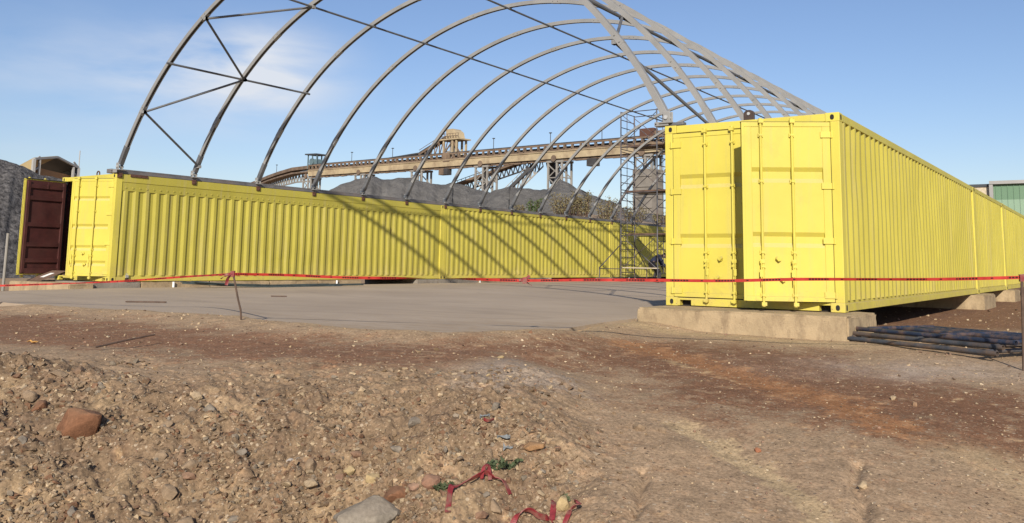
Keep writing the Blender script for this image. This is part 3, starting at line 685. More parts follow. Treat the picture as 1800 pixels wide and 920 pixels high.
# ------------------------------------------------------------------ steel arches of the tunnel shelter
ACX, ARAD, ACZ, ATH = -7.043, 7.873, -0.815, R(63.77)
AY0, ASP, NARCH = 0.069, 2.0293, 14
def apt(i, deg, dr=0.0):
    a = R(deg); return Vector((ACX+(ARAD+dr)*math.sin(a), AY0+i*ASP, ACZ+(ARAD+dr)*math.cos(a)))
def sweep_arc(mb, a0, a1, w, h, n, Y):
    vs = []; fs = []
    for k in range(n+1):
        a = a0+(a1-a0)*k/n; s, c = math.sin(a), math.cos(a)
        for rr, yy in ((-h/2, -w/2), (-h/2, w/2), (h/2, w/2), (h/2, -w/2)):
            vs.append((ACX+(ARAD+rr)*s, Y+yy, ACZ+(ARAD+rr)*c))
    for k in range(n):
        for j in range(4): fs.append((k*4+j, k*4+(j+1) % 4, k*4+4+(j+1) % 4, k*4+4+j))
    fs += [(3,2,1,0), (n*4, n*4+1, n*4+2, n*4+3)]
    mb.add(vs, fs)
arch0 = thing('steel_arch', 'x', 'steel arch', (ACX, AY0, ACZ+ARAD), 'bare steel arches of the tunnel frame')
def sweep_profile(mb, a0, a1, prof, n, Y):
    # prof: closed (dr, dy) polygon swept along the arch
    vs = []; fs = []; k = len(prof)
    for i in range(n+1):
        a = a0+(a1-a0)*i/n; sn, c = math.sin(a), math.cos(a)
        vs += [(ACX+(ARAD+dr)*sn, Y+dy, ACZ+(ARAD+dr)*c) for dr, dy in prof]
    for i in range(n):
        fs += [(i*k+j, i*k+(j+1) % k, i*k+k+(j+1) % k, i*k+k+j) for j in range(k)]
    fs += [tuple(range(k-1, -1, -1)), tuple(n*k+j for j in range(k))]
    mb.add(vs, fs)
o_, w_, t_ = 0.047, 0.046, 0.004
CH_ = [(o_, -w_), (o_, w_), (-o_, w_), (-o_, w_-0.022), (-o_+t_, w_-0.022), (-o_+t_, w_-t_), (o_-t_, w_-t_), (o_-t_, -w_+t_), (-o_+t_, -w_+t_), (-o_+t_, -w_+0.022), (-o_, -w_+0.022), (-o_, -w_)]
m = MB(); sweep_profile(m, -ATH+0.013, ATH-0.013, CH_, 84, AY0); m.build('arch_channel', M['galv'], arch0, smooth=30)
for sgn in (-1, 1):
    m = MB(); a = sgn*ATH; sweep_arc(m, a-sgn*0.070, a-sgn*0.011, 0.103, 0.106, 4, AY0); m.build('foot_sleeve', M['galv_dark'] if sgn < 0 else M['galv'], arch0, bevel=0.003)
    p = Vector((ACX+ARAD*math.sin(sgn*ATH), AY0, ACZ+ARAD*math.cos(ATH)))
    m = MB()
    for dy in (-0.053, 0.053): m.box(p.x-0.055, p.x+0.055, AY0+dy-0.008, AY0+dy+0.008, p.z-0.06, p.z+0.11)
    m.box(p.x-0.10, p.x+0.10, AY0-0.10, AY0+0.10, p.z-0.075, p.z-0.055); m.build('foot_bracket', M['galv'], arch0, bevel=0.012)
    m = MB(); m.disc((p.x, AY0, p.z+0.015), (0,1,0), 0.030, 0.17, 12); m.build('pivot_bolt', M['bolt'], arch0, smooth=35)
    for dg in (9.5, 31.4, 52.6):
        m = MB(); a = R(sgn*dg); sweep_arc(m, a-0.016, a+0.016, 0.098, 0.101, 2, AY0)
        for dd in (-0.009, 0.009):
            q = Vector((ACX+ARAD*math.sin(a+dd), AY0, ACZ+ARAD*math.cos(a+dd))); m.disc(q, (0,1,0), 0.012, 0.13, 8)
        m.build('splice_sleeve', M['galv'], arch0)
q = Vector((LX, AY0, 0)); m = MB(); m.box(LX-0.10, LX+0.028, AY0-0.065, AY0+0.065, 2.50, 2.535); m.box(LX+0.004, LX+0.030, AY0-0.06, AY0+0.06, 2.42, 2.50); m.disc((LX+0.034, AY0, 2.46), (1,0,0), 0.03, 0.02, 8)
m.build('foot_clamp', M['rust'], arch0, bevel=0.004)
foot_words = ['nearest the camera, foot on the open-door end', ] 
for i in range(NARCH):
    o = arch0 if i == 0 else copy_tree(arch0, None, (ACX, AY0+i*ASP, ACZ+ARAD))
    o['label'] = ('frontmost grey steel arch, standing over the ends of both container rows' if i == 0 else
                  'last grey steel arch at the far end of the tunnel frame' if i == NARCH-1 else
                  f'grey steel arch, {ordn[i]} from the front of the tunnel frame')
GP = 'longitudinal tubes tying the arches'
def tube_thing(name, label, cat, pts, r, mat, group=None, n=8, ends=None):
    t = thing(name, label, cat, pts[0], group)
    m = MB(); m.tube(pts, r, n); m.build('tube', mat, t, smooth=40)
    m = MB()
    for p in (ends if ends else pts): m.box(p[0]-0.04, p[0]+0.04, p[1]-0.045, p[1]+0.045, p[2]-0.035, p[2]+0.035)
    m.build('end_clip', M['galv'], t); return t
def purlin(deg, i0, i1, label, r=0.026):
    pts = [apt(i, deg, -0.075) for i in range(i0, i1+1)]
    pts = [pts[0]+Vector((0, -0.12 if i0 == 0 else -0.05, 0))]+pts+[pts[-1]+Vector((0, 0.1, 0))]
    t = thing('purlin_tube', label, 'tie tube', pts[0], GP)
    m = MB(); m.tube([pts[0], pts[-1]], r, 8); m.build('tube', M['galv_dark'], t, smooth=40)
    for i in range(i0, i1+1):
        p = apt(i, deg, -0.055); m = MB(); m.beam(p+Vector((0,-0.07,0)), p+Vector((0,0.07,0)), 0.05, 0.03); m.build('arch_clip', M['galv'], t)
purlin(-42.3, 0, 2, 'short tie tube across the first three arches on the left side')
purlin(-21.6, 0, 13, 'long tie tube high on the left side of the arches')
purlin(-0.8, 0, 13, 'ridge tie tube along the crown of the arches')
purlin(21.6, 0, 13, 'long tie tube high on the right side of the arches')
purlin(42.3, 0, 13, 'long tie tube halfway down the right side of the arches', 0.032)
GBR = 'diagonal braces in the end bay of the tunnel frame'
for sgn, nm in ((-1, 'left'), (1, 'right')):
    seqs = [(1, 61.8, 0, 52.6, 'lowest'), (0, 52.6, 1, 42.3, 'second lowest'), (1, 42.3, 0, 31.4, 'third lowest'), (0, 31.4, 1, 21.6, 'topmost')]
    for i, a, j, b, w in seqs:
        tube_thing('diagonal_brace', f'{w} diagonal brace between the two front arches on the {nm} side', 'brace', [apt(i, sgn*a, -0.075), apt(j, sgn*b, -0.075)], 0.027, M['galv_dark'], GBR)
for a, b, w in ((61.8, 52.6, 'lower'), (52.6, 42.3, 'upper')):
    tube_thing('diagonal_brace', f'{w} diagonal brace in the far end bay on the right side', 'brace', [apt(13 if a > 60 else 12, a, -0.075), apt(12 if a > 60 else 13, b, -0.075)], 0.027, M['galv_dark'], GBR)

t = thing('base_rail', 'dark steel rail along the top of the left container row', 'rail', (LX-0.06, 13, 2.56))
m = MB(); m.box(LX-0.14, LX+0.002, 0.0, 12.19, 2.523, 2.595); m.box(LX-0.14, LX+0.002, 12.194, 30.2, 2.523, 2.595); m.box(LX-0.010, LX+0.004, 0.0, 30.2, 2.5955, 2.625); m.build('rail_channel', M['rail'], t, bevel=0.004)
m = MB(); m.box(LX-0.40, LX-0.20, -0.03, 0.15, 2.535, 2.635); m.build('end_stub', M['rail'], t, bevel=0.01)
m = MB(); m.box(LX-0.26, LX+0.05, -0.04, 0.20, 2.597, 2.612); m.box(LX-0.10, LX+0.07, -0.055, -0.040, 2.53, 2.612); m.build('end_plate', M['galv'], t, bevel=0.003)
m = MB(); m.box(LX+0.003, LX+0.02, 0.35, 0.80, 2.46, 2.522); m.build('packing_strip', M['rust'], t)
t = thing('base_rail', 'pale steel rail along the inner top edge of the right row', 'rail', (0.06, 13, 2.58))
m = MB(); m.box(-0.02, 0.12, 0.14, 30.3, 2.553, 2.61); m.build('rail_channel', M['rail'], t, bevel=0.004)
m = MB(); m.box(-0.16, 0.06, -0.01, 0.13, 2.556, 2.618); m.build('end_plate', M['galv'], t, bevel=0.006)
m = MB(); m.box(0.065, 0.28, 0.02, 0.13, 2.555, 2.60); m.build('end_stub', M['galv_dark'], t, bevel=0.006)
m = MB(); m.disc((-0.135, -0.012, 2.587), (0,1,0), 0.011, 0.01, 8); m.build('bolt_hole_shade', M['dark'], t)  # dark disc painted for the shade in a bolt hole
t = thing('lifting_lug', 'dark brown plate with a bolt standing behind the ajar door on the right container', 'lifting lug', (1.19, 0.2, 2.55))
m = MB(); pl = [(1.115, 2.535), (1.265, 2.535), (1.265, 2.655)] + [(1.19+0.075*math.cos(a), 2.655+0.055*math.sin(a)) for a in np.linspace(0.2, math.pi-0.2, 9)] + [(1.115, 2.655)]
m.prism(pl, 'y', 0.16, 0.20); m.build('plate', M['lug'], t, bevel=0.004)
m = MB(); m.disc((1.19, 0.155, 2.655), (0,1,0), 0.022, 0.02, 12); m.build('bolt', M['bolt'], t, smooth=40)
t = thing('lifting_ring', 'small brown ring on top of the left container above its doors', 'lifting ring', (-15.24, 0.2, 2.52))
m = MB(); m.tube([(-15.24+0.06*math.cos(a), 0.2, 2.575+0.06*math.sin(a)) for a in np.linspace(-0.9, math.pi+0.9, 16)], 0.016, 8); m.build('ring', M['rust'], t, smooth=50)
m = MB(); m.box(-15.32, -15.16, 0.17, 0.23, 2.505, 2.535); m.build('ring_base', M['rust'], t)

# ------------------------------------------------------------------ scaffold tower and the worker
SX0, SX1, SY0, SY1, SZ = -12.66, -10.92, 22.62, 23.92, SLABZ
st = thing('scaffold_tower', 'tall mobile scaffold tower with plank platforms standing inside the tunnel', 'scaffold', ((SX0+SX1)/2, (SY0+SY1)/2, SZ))
lev = [0.30+SZ+1.80*k for k in range(5)]; lev[4] = 7.30
for x in (SX0, SX1):
    for k in range(4):
        for y in (SY0, SY1):
            m = MB(); m.tube([(x, y, lev[k]+0.004), (x, y, lev[k+1])], 0.030, 8); m.build('leg', M['scaf'], st, smooth=40)
        m = MB(); zs = [lev[k+1]-0.02-0.34*j for j in range(5)] + [lev[k]+0.1]
        for z in zs: m.tube([(x, SY0+0.02, z), (x, SY1-0.02, z)], 0.019, 6)
        ym = SY0+(SY1-SY0)*0.45
        m.tube([(x, ym, lev[k]+0.1), (x, ym, lev[k+1]-0.02)], 0.016, 6)
        m.build('frame_rungs', M['scaf'], st, smooth=40)
for k in range(4):
    for y in (SY0, SY1):
        a, b = lev[k]+0.25, lev[k+1]-0.12
        m = MB(); m.tube([(SX0, y, a), (SX1, y, b)], 0.015, 6); m.build('cross_brace', M['scaf'], st, smooth=40)
        m = MB(); m.tube([(SX0, y+0.034, b), (SX1, y+0.034, a)], 0.015, 6); m.build('cross_brace', M['scaf'], st, smooth=40)
for y in (SY0, SY1): m = MB(); m.tube([(SX0, y, 7.26), (SX1, y, 7.26)], 0.02, 6); m.build('guard_rail', M['scaf'], st)
for z, x1, mt in ((5.72, -10.3, 'plank'), (3.72, -10.3, 'plank'), (1.86, -10.2, 'plank')):
    for j in range(5):
        y = SY0+0.03+j*0.25; m = MB(); m.box(SX0+0.25+0.09*random.random(), x1+0.1*random.random(), y, y+0.235, z, z+0.06); m.build('plank', M[mt], st)
    for y in (SY0, SY1): m = MB(); m.tube([(SX0, y, z-0.03), (SX1, y, z-0.03)], 0.022, 6); m.build('ledger', M['scaf'], st)
m = MB(); m.box(SX0+0.1, SX1, SY0-0.06, SY0+0.16, 0.415, 0.455); m.build('kick_plank', M['plank_pale'], st)
for x in (SX0, SX1):
    for y in (SY0, SY1):
        m = MB(); m.disc((x+0.03, y, SZ+0.10), (1, 0.25, 0), 0.10, 0.045, 16); w = m.build('caster_wheel', M['plank'], st, smooth=35)
        m = MB(); m.disc((x+0.03, y, SZ+0.10), (1, 0.25, 0), 0.045, 0.06, 10); m.build('hub', M['white'], w)
        m = MB(); m.tube([(x, y, SZ+0.10), (x, y, lev[0])], 0.022, 8); m.box(x-0.03, x+0.09, y-0.04, y+0.04, SZ+0.21, SZ+0.23); m.build('caster_stem', M['scaf'], st)
for (x, y, dx, dy) in ((SX0, SY0, -0.62, -0.80), (SX0, SY1, 0.05, 1.1), (SX1, SY1, 0.75, 0.75)):
    m = MB(); e = (x+dx, y+dy)
    m.tube([(x, y, 1.45), (e[0], e[1], 0.42)], 0.022, 7); m.tube([(x, y, 0.38), (e[0], e[1], 0.38)], 0.018, 7); m.tube([(e[0], e[1], 0.46), (e[0], e[1], SZ+0.005)], 0.022, 7)
    m.build('outrigger', M['scaf'], st, smooth=40)

def skin_mesh(name, joints, edges, mat, parent, sub=2, root=0):
    me = bpy.data.meshes.new(name); me.from_pydata([tuple(j[0]) for j in joints], edges, [])
    o = bpy.data.objects.new(name, me); COL.objects.link(o)
    sm = o.modifiers.new('s', 'SKIN'); sm.use_smooth_shade = True
    for i, j in enumerate(joints):
        r = j[1] if isinstance(j[1], tuple) else (j[1], j[1]); me.skin_vertices[0].data[i].radius = r
        me.skin_vertices[0].data[i].use_root = (i == root)
    s2 = o.modifiers.new('d', 'SUBSURF'); s2.levels = sub; s2.render_levels = sub
    dg = bpy.context.evaluated_depsgraph_get(); dg.update()
    nm = bpy.data.meshes.new_from_object(o.evaluated_get(dg)); nm.name = name
    bpy.data.objects.remove(o); nm.materials.clear(); nm.materials.append(mat)
    off = Vector((0,0,0)); q = parent
    while q is not None: off += q.location; q = q.parent
    for v in nm.vertices: v.co -= off
    nm.shade_smooth()
    r = bpy.data.objects.new(name, nm); COL.objects.link(r); r.parent = parent; return r
pc = Vector((-11.40, 23.45, SZ)); PU = Vector((0.80, 0.60, 0)); PN = Vector((-0.60, 0.80, 0))
def pj(u, n, z): return pc + PU*u + PN*n + Vector((0, 0, z))
per = thing('person', 'person in navy workwear bending forward under the scaffold tower', 'person', pc)
J = [(pj(-.20,0,.80),.125), (pj(-.06,0,.95),.125), (pj(.10,0,1.09),.14), (pj(.20,0,1.14),.085), (pj(.26,0,1.15),.055), (pj(.35,0,1.15),.09), (pj(.43,0,1.11),.088), (pj(.47,0,1.06),.05),
     (pj(-.17,.10,.78),.09), (pj(.06,.13,.47),.060), (pj(-.08,.14,.09),.042), (pj(.07,.15,.045),.036),
     (pj(-.17,-.10,.78),.09), (pj(.12,-.13,.48),.060), (pj(.16,-.14,.09),.042), (pj(.31,-.15,.045),.036),
     (pj(.16,.19,1.06),.055), (pj(.26,.22,.80),.042), (pj(.34,.16,.57),.030), (pj(.37,.14,.49),(.034,.016)),
     (pj(.16,-.19,1.06),.055), (pj(.28,-.22,.80),.042), (pj(.40,-.15,.58),.030), (pj(.43,-.13,.50),(.034,.016))]
Ed = [(0,1),(1,2),(2,3),(3,4),(4,5),(5,6),(6,7),(0,8),(8,9),(9,10),(10,11),(0,12),(12,13),(13,14),(14,15),(2,16),(16,17),(17,18),(18,19),(2,20),(20,21),(21,22),(22,23)]
for base, hand, sn in ((19, pj(.37,.14,.49), 1), (23, pj(.43,-.13,.50), -1)):
    for k in range(4):
        a = pj(0,0,0)*0 + hand + PN*(0.022*(k-1.5)) + PU*0.015; i0 = len(J)
        J += [(a + Vector((0,0,-0.045)), .009), (a + Vector((0,0,-0.078-0.008*(k in (1,2)))) + PU*0.012, .008)]; Ed += [(base, i0), (i0, i0+1)]
    i0 = len(J); J += [(hand - PU*0.03 + Vector((0,0,-0.01)), .010), (hand - PU*0.045 + Vector((0,0,-0.045)), .008)]; Ed += [(base, i0), (i0, i0+1)]
skin_mesh('body', J, Ed, M['skin'], per)
sh = [(pj(-.22,0,.80),.145), (pj(-.06,0,.96),.150), (pj(.10,0,1.10),.165), (pj(.19,0,1.145),.10), (pj(.16,.19,1.06),.072), (pj(.26,.22,.80),.058), (pj(.33,.17,.63),.048), (pj(.16,-.19,1.06),.072), (pj(.28,-.22,.80),.058), (pj(.38,-.16,.65),.048)]
skin_mesh('jacket', sh, [(0,1),(1,2),(2,3),(2,4),(4,5),(5,6),(2,7),(7,8),(8,9)], M['cloth_blue'], per)
tr = [(pj(-.19,0,.82),.135), (pj(-.17,.10,.77),.108), (pj(.06,.13,.47),.078), (pj(-.07,.14,.13),.060), (pj(-.17,-.10,.77),.108), (pj(.12,-.13,.48),.078), (pj(.155,-.14,.13),.060)]
skin_mesh('trousers', tr, [(0,1),(1,2),(2,3),(0,4),(4,5),(5,6)], M['cloth_trs'], per)
skin_mesh('hair', [(pj(.31,0,1.19),.06), (pj(.37,0,1.215),.085), (pj(.44,0,1.18),.07)], [(0,1),(1,2)], M['hair'], per)
for a, b, c in ((pj(-.10,.14,.10), pj(-.05,.145,.045), pj(.10,.15,.04)), (pj(.14,-.14,.10), pj(.19,-.145,.045), pj(.34,-.15,.04))):
    skin_mesh('boot', [(a,.052), (b,.050), (c,.042)], [(0,1),(1,2)], M['boot'], per)

# ------------------------------------------------------------------ barrier tape, stakes
def ribbon(name, pts, width, mat, label, cat, twist=None, up=(0,0,1), steps=8, s_off=0.0, group=None, thick=0.0):
    P = [Vector(tuple(p)) for p in pts]; Q = []
    for i in range(len(P)-1):
        p0 = P[max(i-1, 0)]; p1 = P[i]; p2 = P[i+1]; p3 = P[min(i+2, len(P)-1)]
        for k in range(steps):
            t = k/steps; Q.append(0.5*((2*p1)+(p2-p0)*t+(2*p0-5*p1+4*p2-p3)*t*t+(3*p1-p0-3*p2+p3)*t**3))
    Q.append(P[-1]); n = len(Q); s = s_off; V = []; F = []; Cc = []
    for i, q in enumerate(Q):
        d = (Q[min(i+1, n-1)]-Q[max(i-1, 0)]).normalized(); a = Vector(up); a = (a-d*a.dot(d)).normalized(); b = d.cross(a)
        tw = (twist(i/(n-1)) if twist else 0.0); w = a*math.cos(tw)+b*math.sin(tw); nn = d.cross(w)*thick/2
        if i: s += (q-Q[i-1]).length
        if thick: V += [q-w*width/2-nn, q+w*width/2-nn, q+w*width/2+nn, q-w*width/2+nn]; Cc += [(s,0,0,1),(s,1,0,1),(s,1,0,1),(s,0,0,1)]
        else: V += [q-w*width/2, q+w*width/2]; Cc += [(s,0,0,1),(s,1,0,1)]
    k = 4 if thick else 2
    for i in range(n-1):
        if thick: F += [(i*4+j, i*4+(j+1) % 4, i*4+4+(j+1) % 4, i*4+4+j) for j in range(4)]
        else: F.append((i*2, i*2+1, i*2+3, i*2+2))
    o = np_mesh(name, [tuple(v) for v in V], F, mat, cols=Cc, smooth=not thick)
    return tag(o, label, cat, group)
s1 = gp(425, 563); s1t = Vector(tuple(at(409, 482, math.hypot(s1.x-CAM[0], s1.y-CAM[1]))))
s1m = s1.lerp(s1t, 0.45)+Vector((0.02, -0.01, 0))
t = thing('marker_stake', 'thin leaning stake at the slab edge holding up red barrier tape', 'stake', s1)
m = MB(); m.tube([s1-Vector((0,0,0.06)), s1.lerp(s1m, 0.5)+Vector((0.012,0,0)), s1m, s1.lerp(s1t, 0.75)+Vector((0.01,0,0)), s1t+Vector((-0.004,0,0.03))], 0.011, 7); m.build('rod', M['stick'], t, smooth=50)
s2 = gp(1799, 652); s2t = Vector(tuple(at(1796.5, 489, math.hypot(s2.x-CAM[0], s2.y-CAM[1]))))
t = thing('marker_stake', 'thin rusty stake at the right edge holding the end of the barrier tape', 'stake', s2)
m = MB(); m.tube([s2-Vector((0,0,0.08)), s2.lerp(s2t, 0.5)+Vector((0.004,0,0)), s2t+Vector((0,0,0.03))], 0.0135, 7); m.build('rod', M['stick'], t, smooth=50)
# a third stake, out of the frame on the left, carries the tape on
s3 = Vector((-11.6, -6.3, 0)); s3.z = gz(s3.x, s3.y); s3t = Vector(tuple(at(-190, 516, math.hypot(s3.x-CAM[0], s3.y-CAM[1]))))
mid = []
for k in range(0, 13):
    u = k/12; p = s1t.lerp(s2t, u)-Vector((0, 0, 0.055*math.sin(math.pi*u)*(1-0.35*u))); p.z += 0.006*math.sin(k*2.2); mid.append(p)
ribbon('barrier_tape', mid, 0.030, M['tape'], 'red printed barrier tape stretched in front of the right container', 'barrier tape', twist=lambda u: 0.35*math.sin(u*9)+0.25*math.sin(u*23+1)+(1.2*math.exp(-((u-0.30)/0.05)**2)), steps=14, group='red barrier tapes')
dl = [s1t, Vector(tuple(at(330, 486.5, 12.9))), Vector(tuple(at(215, 494.5, 13.6))), Vector(tuple(at(120, 498.5, 14.3))), Vector(tuple(at(0, 502.5, 15.2))), Vector(tuple(at(-190, 508, 16.4)))]
ribbon('barrier_tape', dl, 0.027, M['tape'], 'red barrier tape sagging past the open dark red container door', 'barrier tape', twist=lambda u: 0.5*math.sin(u*14)+0.8*u, steps=16, s_off=3.1, group='red barrier tapes')
def bow(c, label, sz, dirs):
    t = thing('tape_knot', label, 'tape knot', c, 'red tape knots')
    m = MB()
    for a in np.linspace(0, 5, 6): m.beam(Vector(c)+Vector((-0.02,-0.01,-0.028+0.011*a)), Vector(c)+Vector((0.02,0.012,-0.024+0.011*a)), 0.03, 0.010)
    m.build('wrap', M['strap'], t)
    for i, (du, dz) in enumerate(dirs):
        q = [Vector(c), Vector(c)+Vector((RH[0]*du*0.5-0.01, RH[1]*du*0.5-0.01, dz*0.35)), Vector(c)+Vector((RH[0]*du, RH[1]*du, dz))]
        o = ribbon('loose_end', [v-Vector(c) for v in q], 0.035*sz, M['strap'], None, None, twist=lambda u, i=i: 0.6+1.2*u+i, steps=6, thick=0.003); o.parent = t
bow(s1t, 'red tape knot with loose ends at the top of the leaning stake', 1.0, ((-0.13, -0.055), (-0.065, -0.125), (-0.09, -0.02)))
kk = min(mid, key=lambda p: abs(float(((np.array(p)-CAM)@RT)/((np.array(p)-CAM)@FW))*FPX+900-957))
bow(kk, 'red tape knot hanging in the middle of the long tape over the slab', 0.9, ((0.075, -0.055), (0.05, 0.05), (-0.055, 0.015), (0.02, -0.03)))
bow(s2t, 'small orange red tape knot on the right-hand stake', 0.6, ((0.05, -0.03),))
p = Vector((-17.6, -0.7, 0)); m = MB(); m.tube([(p.x, p.y, gz(p.x, p.y)-0.1), (p.x+0.015, p.y, 1.10)], 0.035, 8)
tag(m.build('thin_post', M['trestle'], smooth=40), 'thin grey post at the left edge beside the open container door', 'post')

# ------------------------------------------------------------------ stack of pipe frames beside the right container
GF_ = 'steel pipe frames stacked beside the right container'
pa = Vector(tuple(on_z(1478, 601, -0.30))); pb = Vector(tuple(on_z(1758, 633, -0.30)))
u_ = (pb-pa); u_.z = 0; Lf = u_.length; u_.normalize(); v_ = Vector((-u_.y, u_.x, 0))
def frame(label, off_u, off_v, z, Lr, Wf, mat, rot=0.0, group=GF_, crosses=(0.05, 0.5, 0.94), r=0.026, rails=(0.0, 1.0)):
    c, s = math.cos(rot), math.sin(rot); uu = u_*c+v_*s; vv = v_*c-u_*s
    o = pa+u_*off_u+v_*off_v; base = Vector((o.x, o.y, z)); t = thing('pipe_frame', label, 'pipe frame', base, group)  # one loose frame of pipes in the stack
    for k, q in enumerate(rails):
        m = MB(); a = base+vv*(Wf*q); m.pipe(a, a+uu*Lr+Vector((0,0,0.006)), r); m.build('long_pipe', mat, t, smooth=40)
    for q in crosses:
        m = MB(); a = base+uu*(Lr*q)+Vector((0,0,0.012)); m.pipe(a+vv*(r*0.6)*1, a+vv*(Wf-r*0.6), r*0.86); m.build('cross_pipe', mat, t, smooth=40)
    return t
zb = max(gz((pa+u_*s+v_*w).x, (pa+u_*s+v_*w).y) for s in (0, 0.6, 1.2, 1.8) for w in (0, 0.8, 1.6)) + 0.022
frame('lowest rusty blue pipe frame, front pipe resting on the soil', -0.03, -0.02, zb, Lf+0.02, 1.32, M['bluegrey'], 0.0, crosses=(0.06, 0.93))
frame('second blue grey pipe frame, lying one pipe higher and set back', -0.07, 0.13, zb+0.048, Lf+0.0, 1.22, M['bluegrey'], 0.012, crosses=(0.5, 0.95), rails=(0.0, 0.42, 1.0))
frame('topmost blue pipe frame with a bright blue cross pipe', 0.0, 0.26, zb+0.096, Lf+0.01, 1.10, M['blue'], -0.012, crosses=(0.08, 0.56, 0.985), rails=(0.0, 0.5, 0.75, 1.0))
yp0 = pa+u_*0.35+v_*1.50; m = MB(); t = thing('yellow_pipe', 'faded yellow pipe lying along the back of the pipe frames', 'pipe', yp0)
m.pipe((yp0.x, yp0.y, zb+0.06), ((yp0+u_*2.6).x, (yp0+u_*2.6).y, zb+0.04), 0.042); m.build('tube', M['yellow_pipe'], t, smooth=40)

# rods on the slab, sticks, boards
for k in range(9):
    a = Vector((-13.55+0.09*rng.normal()+0.05*k, 1.55+0.25*rng.normal(), SLABZ+0.03+0.017*(k % 3))); b = Vector((-13.35+0.20*rng.normal(), 6.6+0.5*rng.normal(), SLABZ+0.017*(1+k % 3)))
    c = a.lerp(b, 0.45)+Vector((0.22+0.06*rng.normal(), 0, -0.006)); c.z = SLABZ+0.017*(1+k % 3); m = MB(); m.tube([a+Vector((0,0,0.09)), a.lerp(c, 0.5)+Vector((0.03,0,0.03)), c, c.lerp(b, 0.5), b], 0.016, 6)
    tag(m.build('steel_rod', M['rod'], smooth=60), 'thin grey green rod in the bundle along the left footing', 'rod', 'bundle of rods on the slab')
a = gp(168, 616, 0.03); b = gp(271, 606, 0.10)
m = MB(); m.tube([a, a.lerp(b, 0.5)+Vector((0,0,0.004)), b], 0.008, 7); tag(m.build('rusty_bar', M['stick'], smooth=60), 'brown bar lying on the soil beside the rubble heap', 'bar')
for px, py, L_, lab in ((255, 532.5, 0.62, 'dark flat stick lying on the slab, left of the leaning stake'), (489, 522.3, 0.28, 'small dark stick on the slab, right of the leaning stake')):
    p = on_z(px, py, SLABZ); m = MB(); d = Vector((RH[0], RH[1], 0)); q = Vector(tuple(p)); m.beam(q-d*L_/2+Vector((0,0,.014)), q+d*L_/2+Vector((0,0.03,.014)), 0.035, 0.022); tag(m.build('stick', M['stick']), lab, 'stick')
m = MB(); t = thing('board', 'brown board with a white label leaning at the open container door', 'board', (-15.9, -0.6, -0.05))
c0 = Vector((-16.42, -0.72, -0.045)); e1 = Vector((0.62, 0.0, 0.0)); e2 = Vector((0.36, 0.42, 0.24)); nn = e1.cross(e2).normalized()*0.012
m.add([c0, c0+e1, c0+e1+e2, c0+e2, c0+nn, c0+e1+nn, c0+e1+e2+nn, c0+e2+nn], [(0,1,2,3),(4,5,6,7),(0,1,5,4),(1,2,6,5),(2,3,7,6),(3,0,4,7)]); m.build('panel', M['card'], t)
m = MB(); l0 = c0+e1*0.38+e2*0.32+nn*1.25
m.add([l0, l0+e1*0.28, l0+e1*0.28+e2*0.42, l0+e2*0.42, l0+nn*.2, l0+e1*0.28+nn*.2, l0+e1*0.28+e2*0.42+nn*.2, l0+e2*0.42+nn*.2], [(0,1,2,3),(4,5,6,7),(0,1,5,4),(1,2,6,5),(2,3,7,6),(3,0,4,7)]); m.build('paper_label', M['white'], t)
p = LX+0.02; m = MB(); t = thing('hanging_fitting', 'small pale fitting with a dark end hanging at the sill of the left container', 'fitting', (p, 0.42, 0.10))
m.tube([(p+0.012, 0.40, 0.13), (p+0.012, 0.40, 0.165), (p+0.012, 0.44, 0.165), (p+0.012, 0.44, 0.13)], 0.007, 6); m.box(p, p+0.026, 0.385, 0.455, 0.07, 0.13); m.build('fitting_body', M['bolt'], t)
m = MB(); m.box(p+0.002, p+0.03, 0.38, 0.46, 0.0, 0.062); m.build('fitting_end', M['boot'], t)

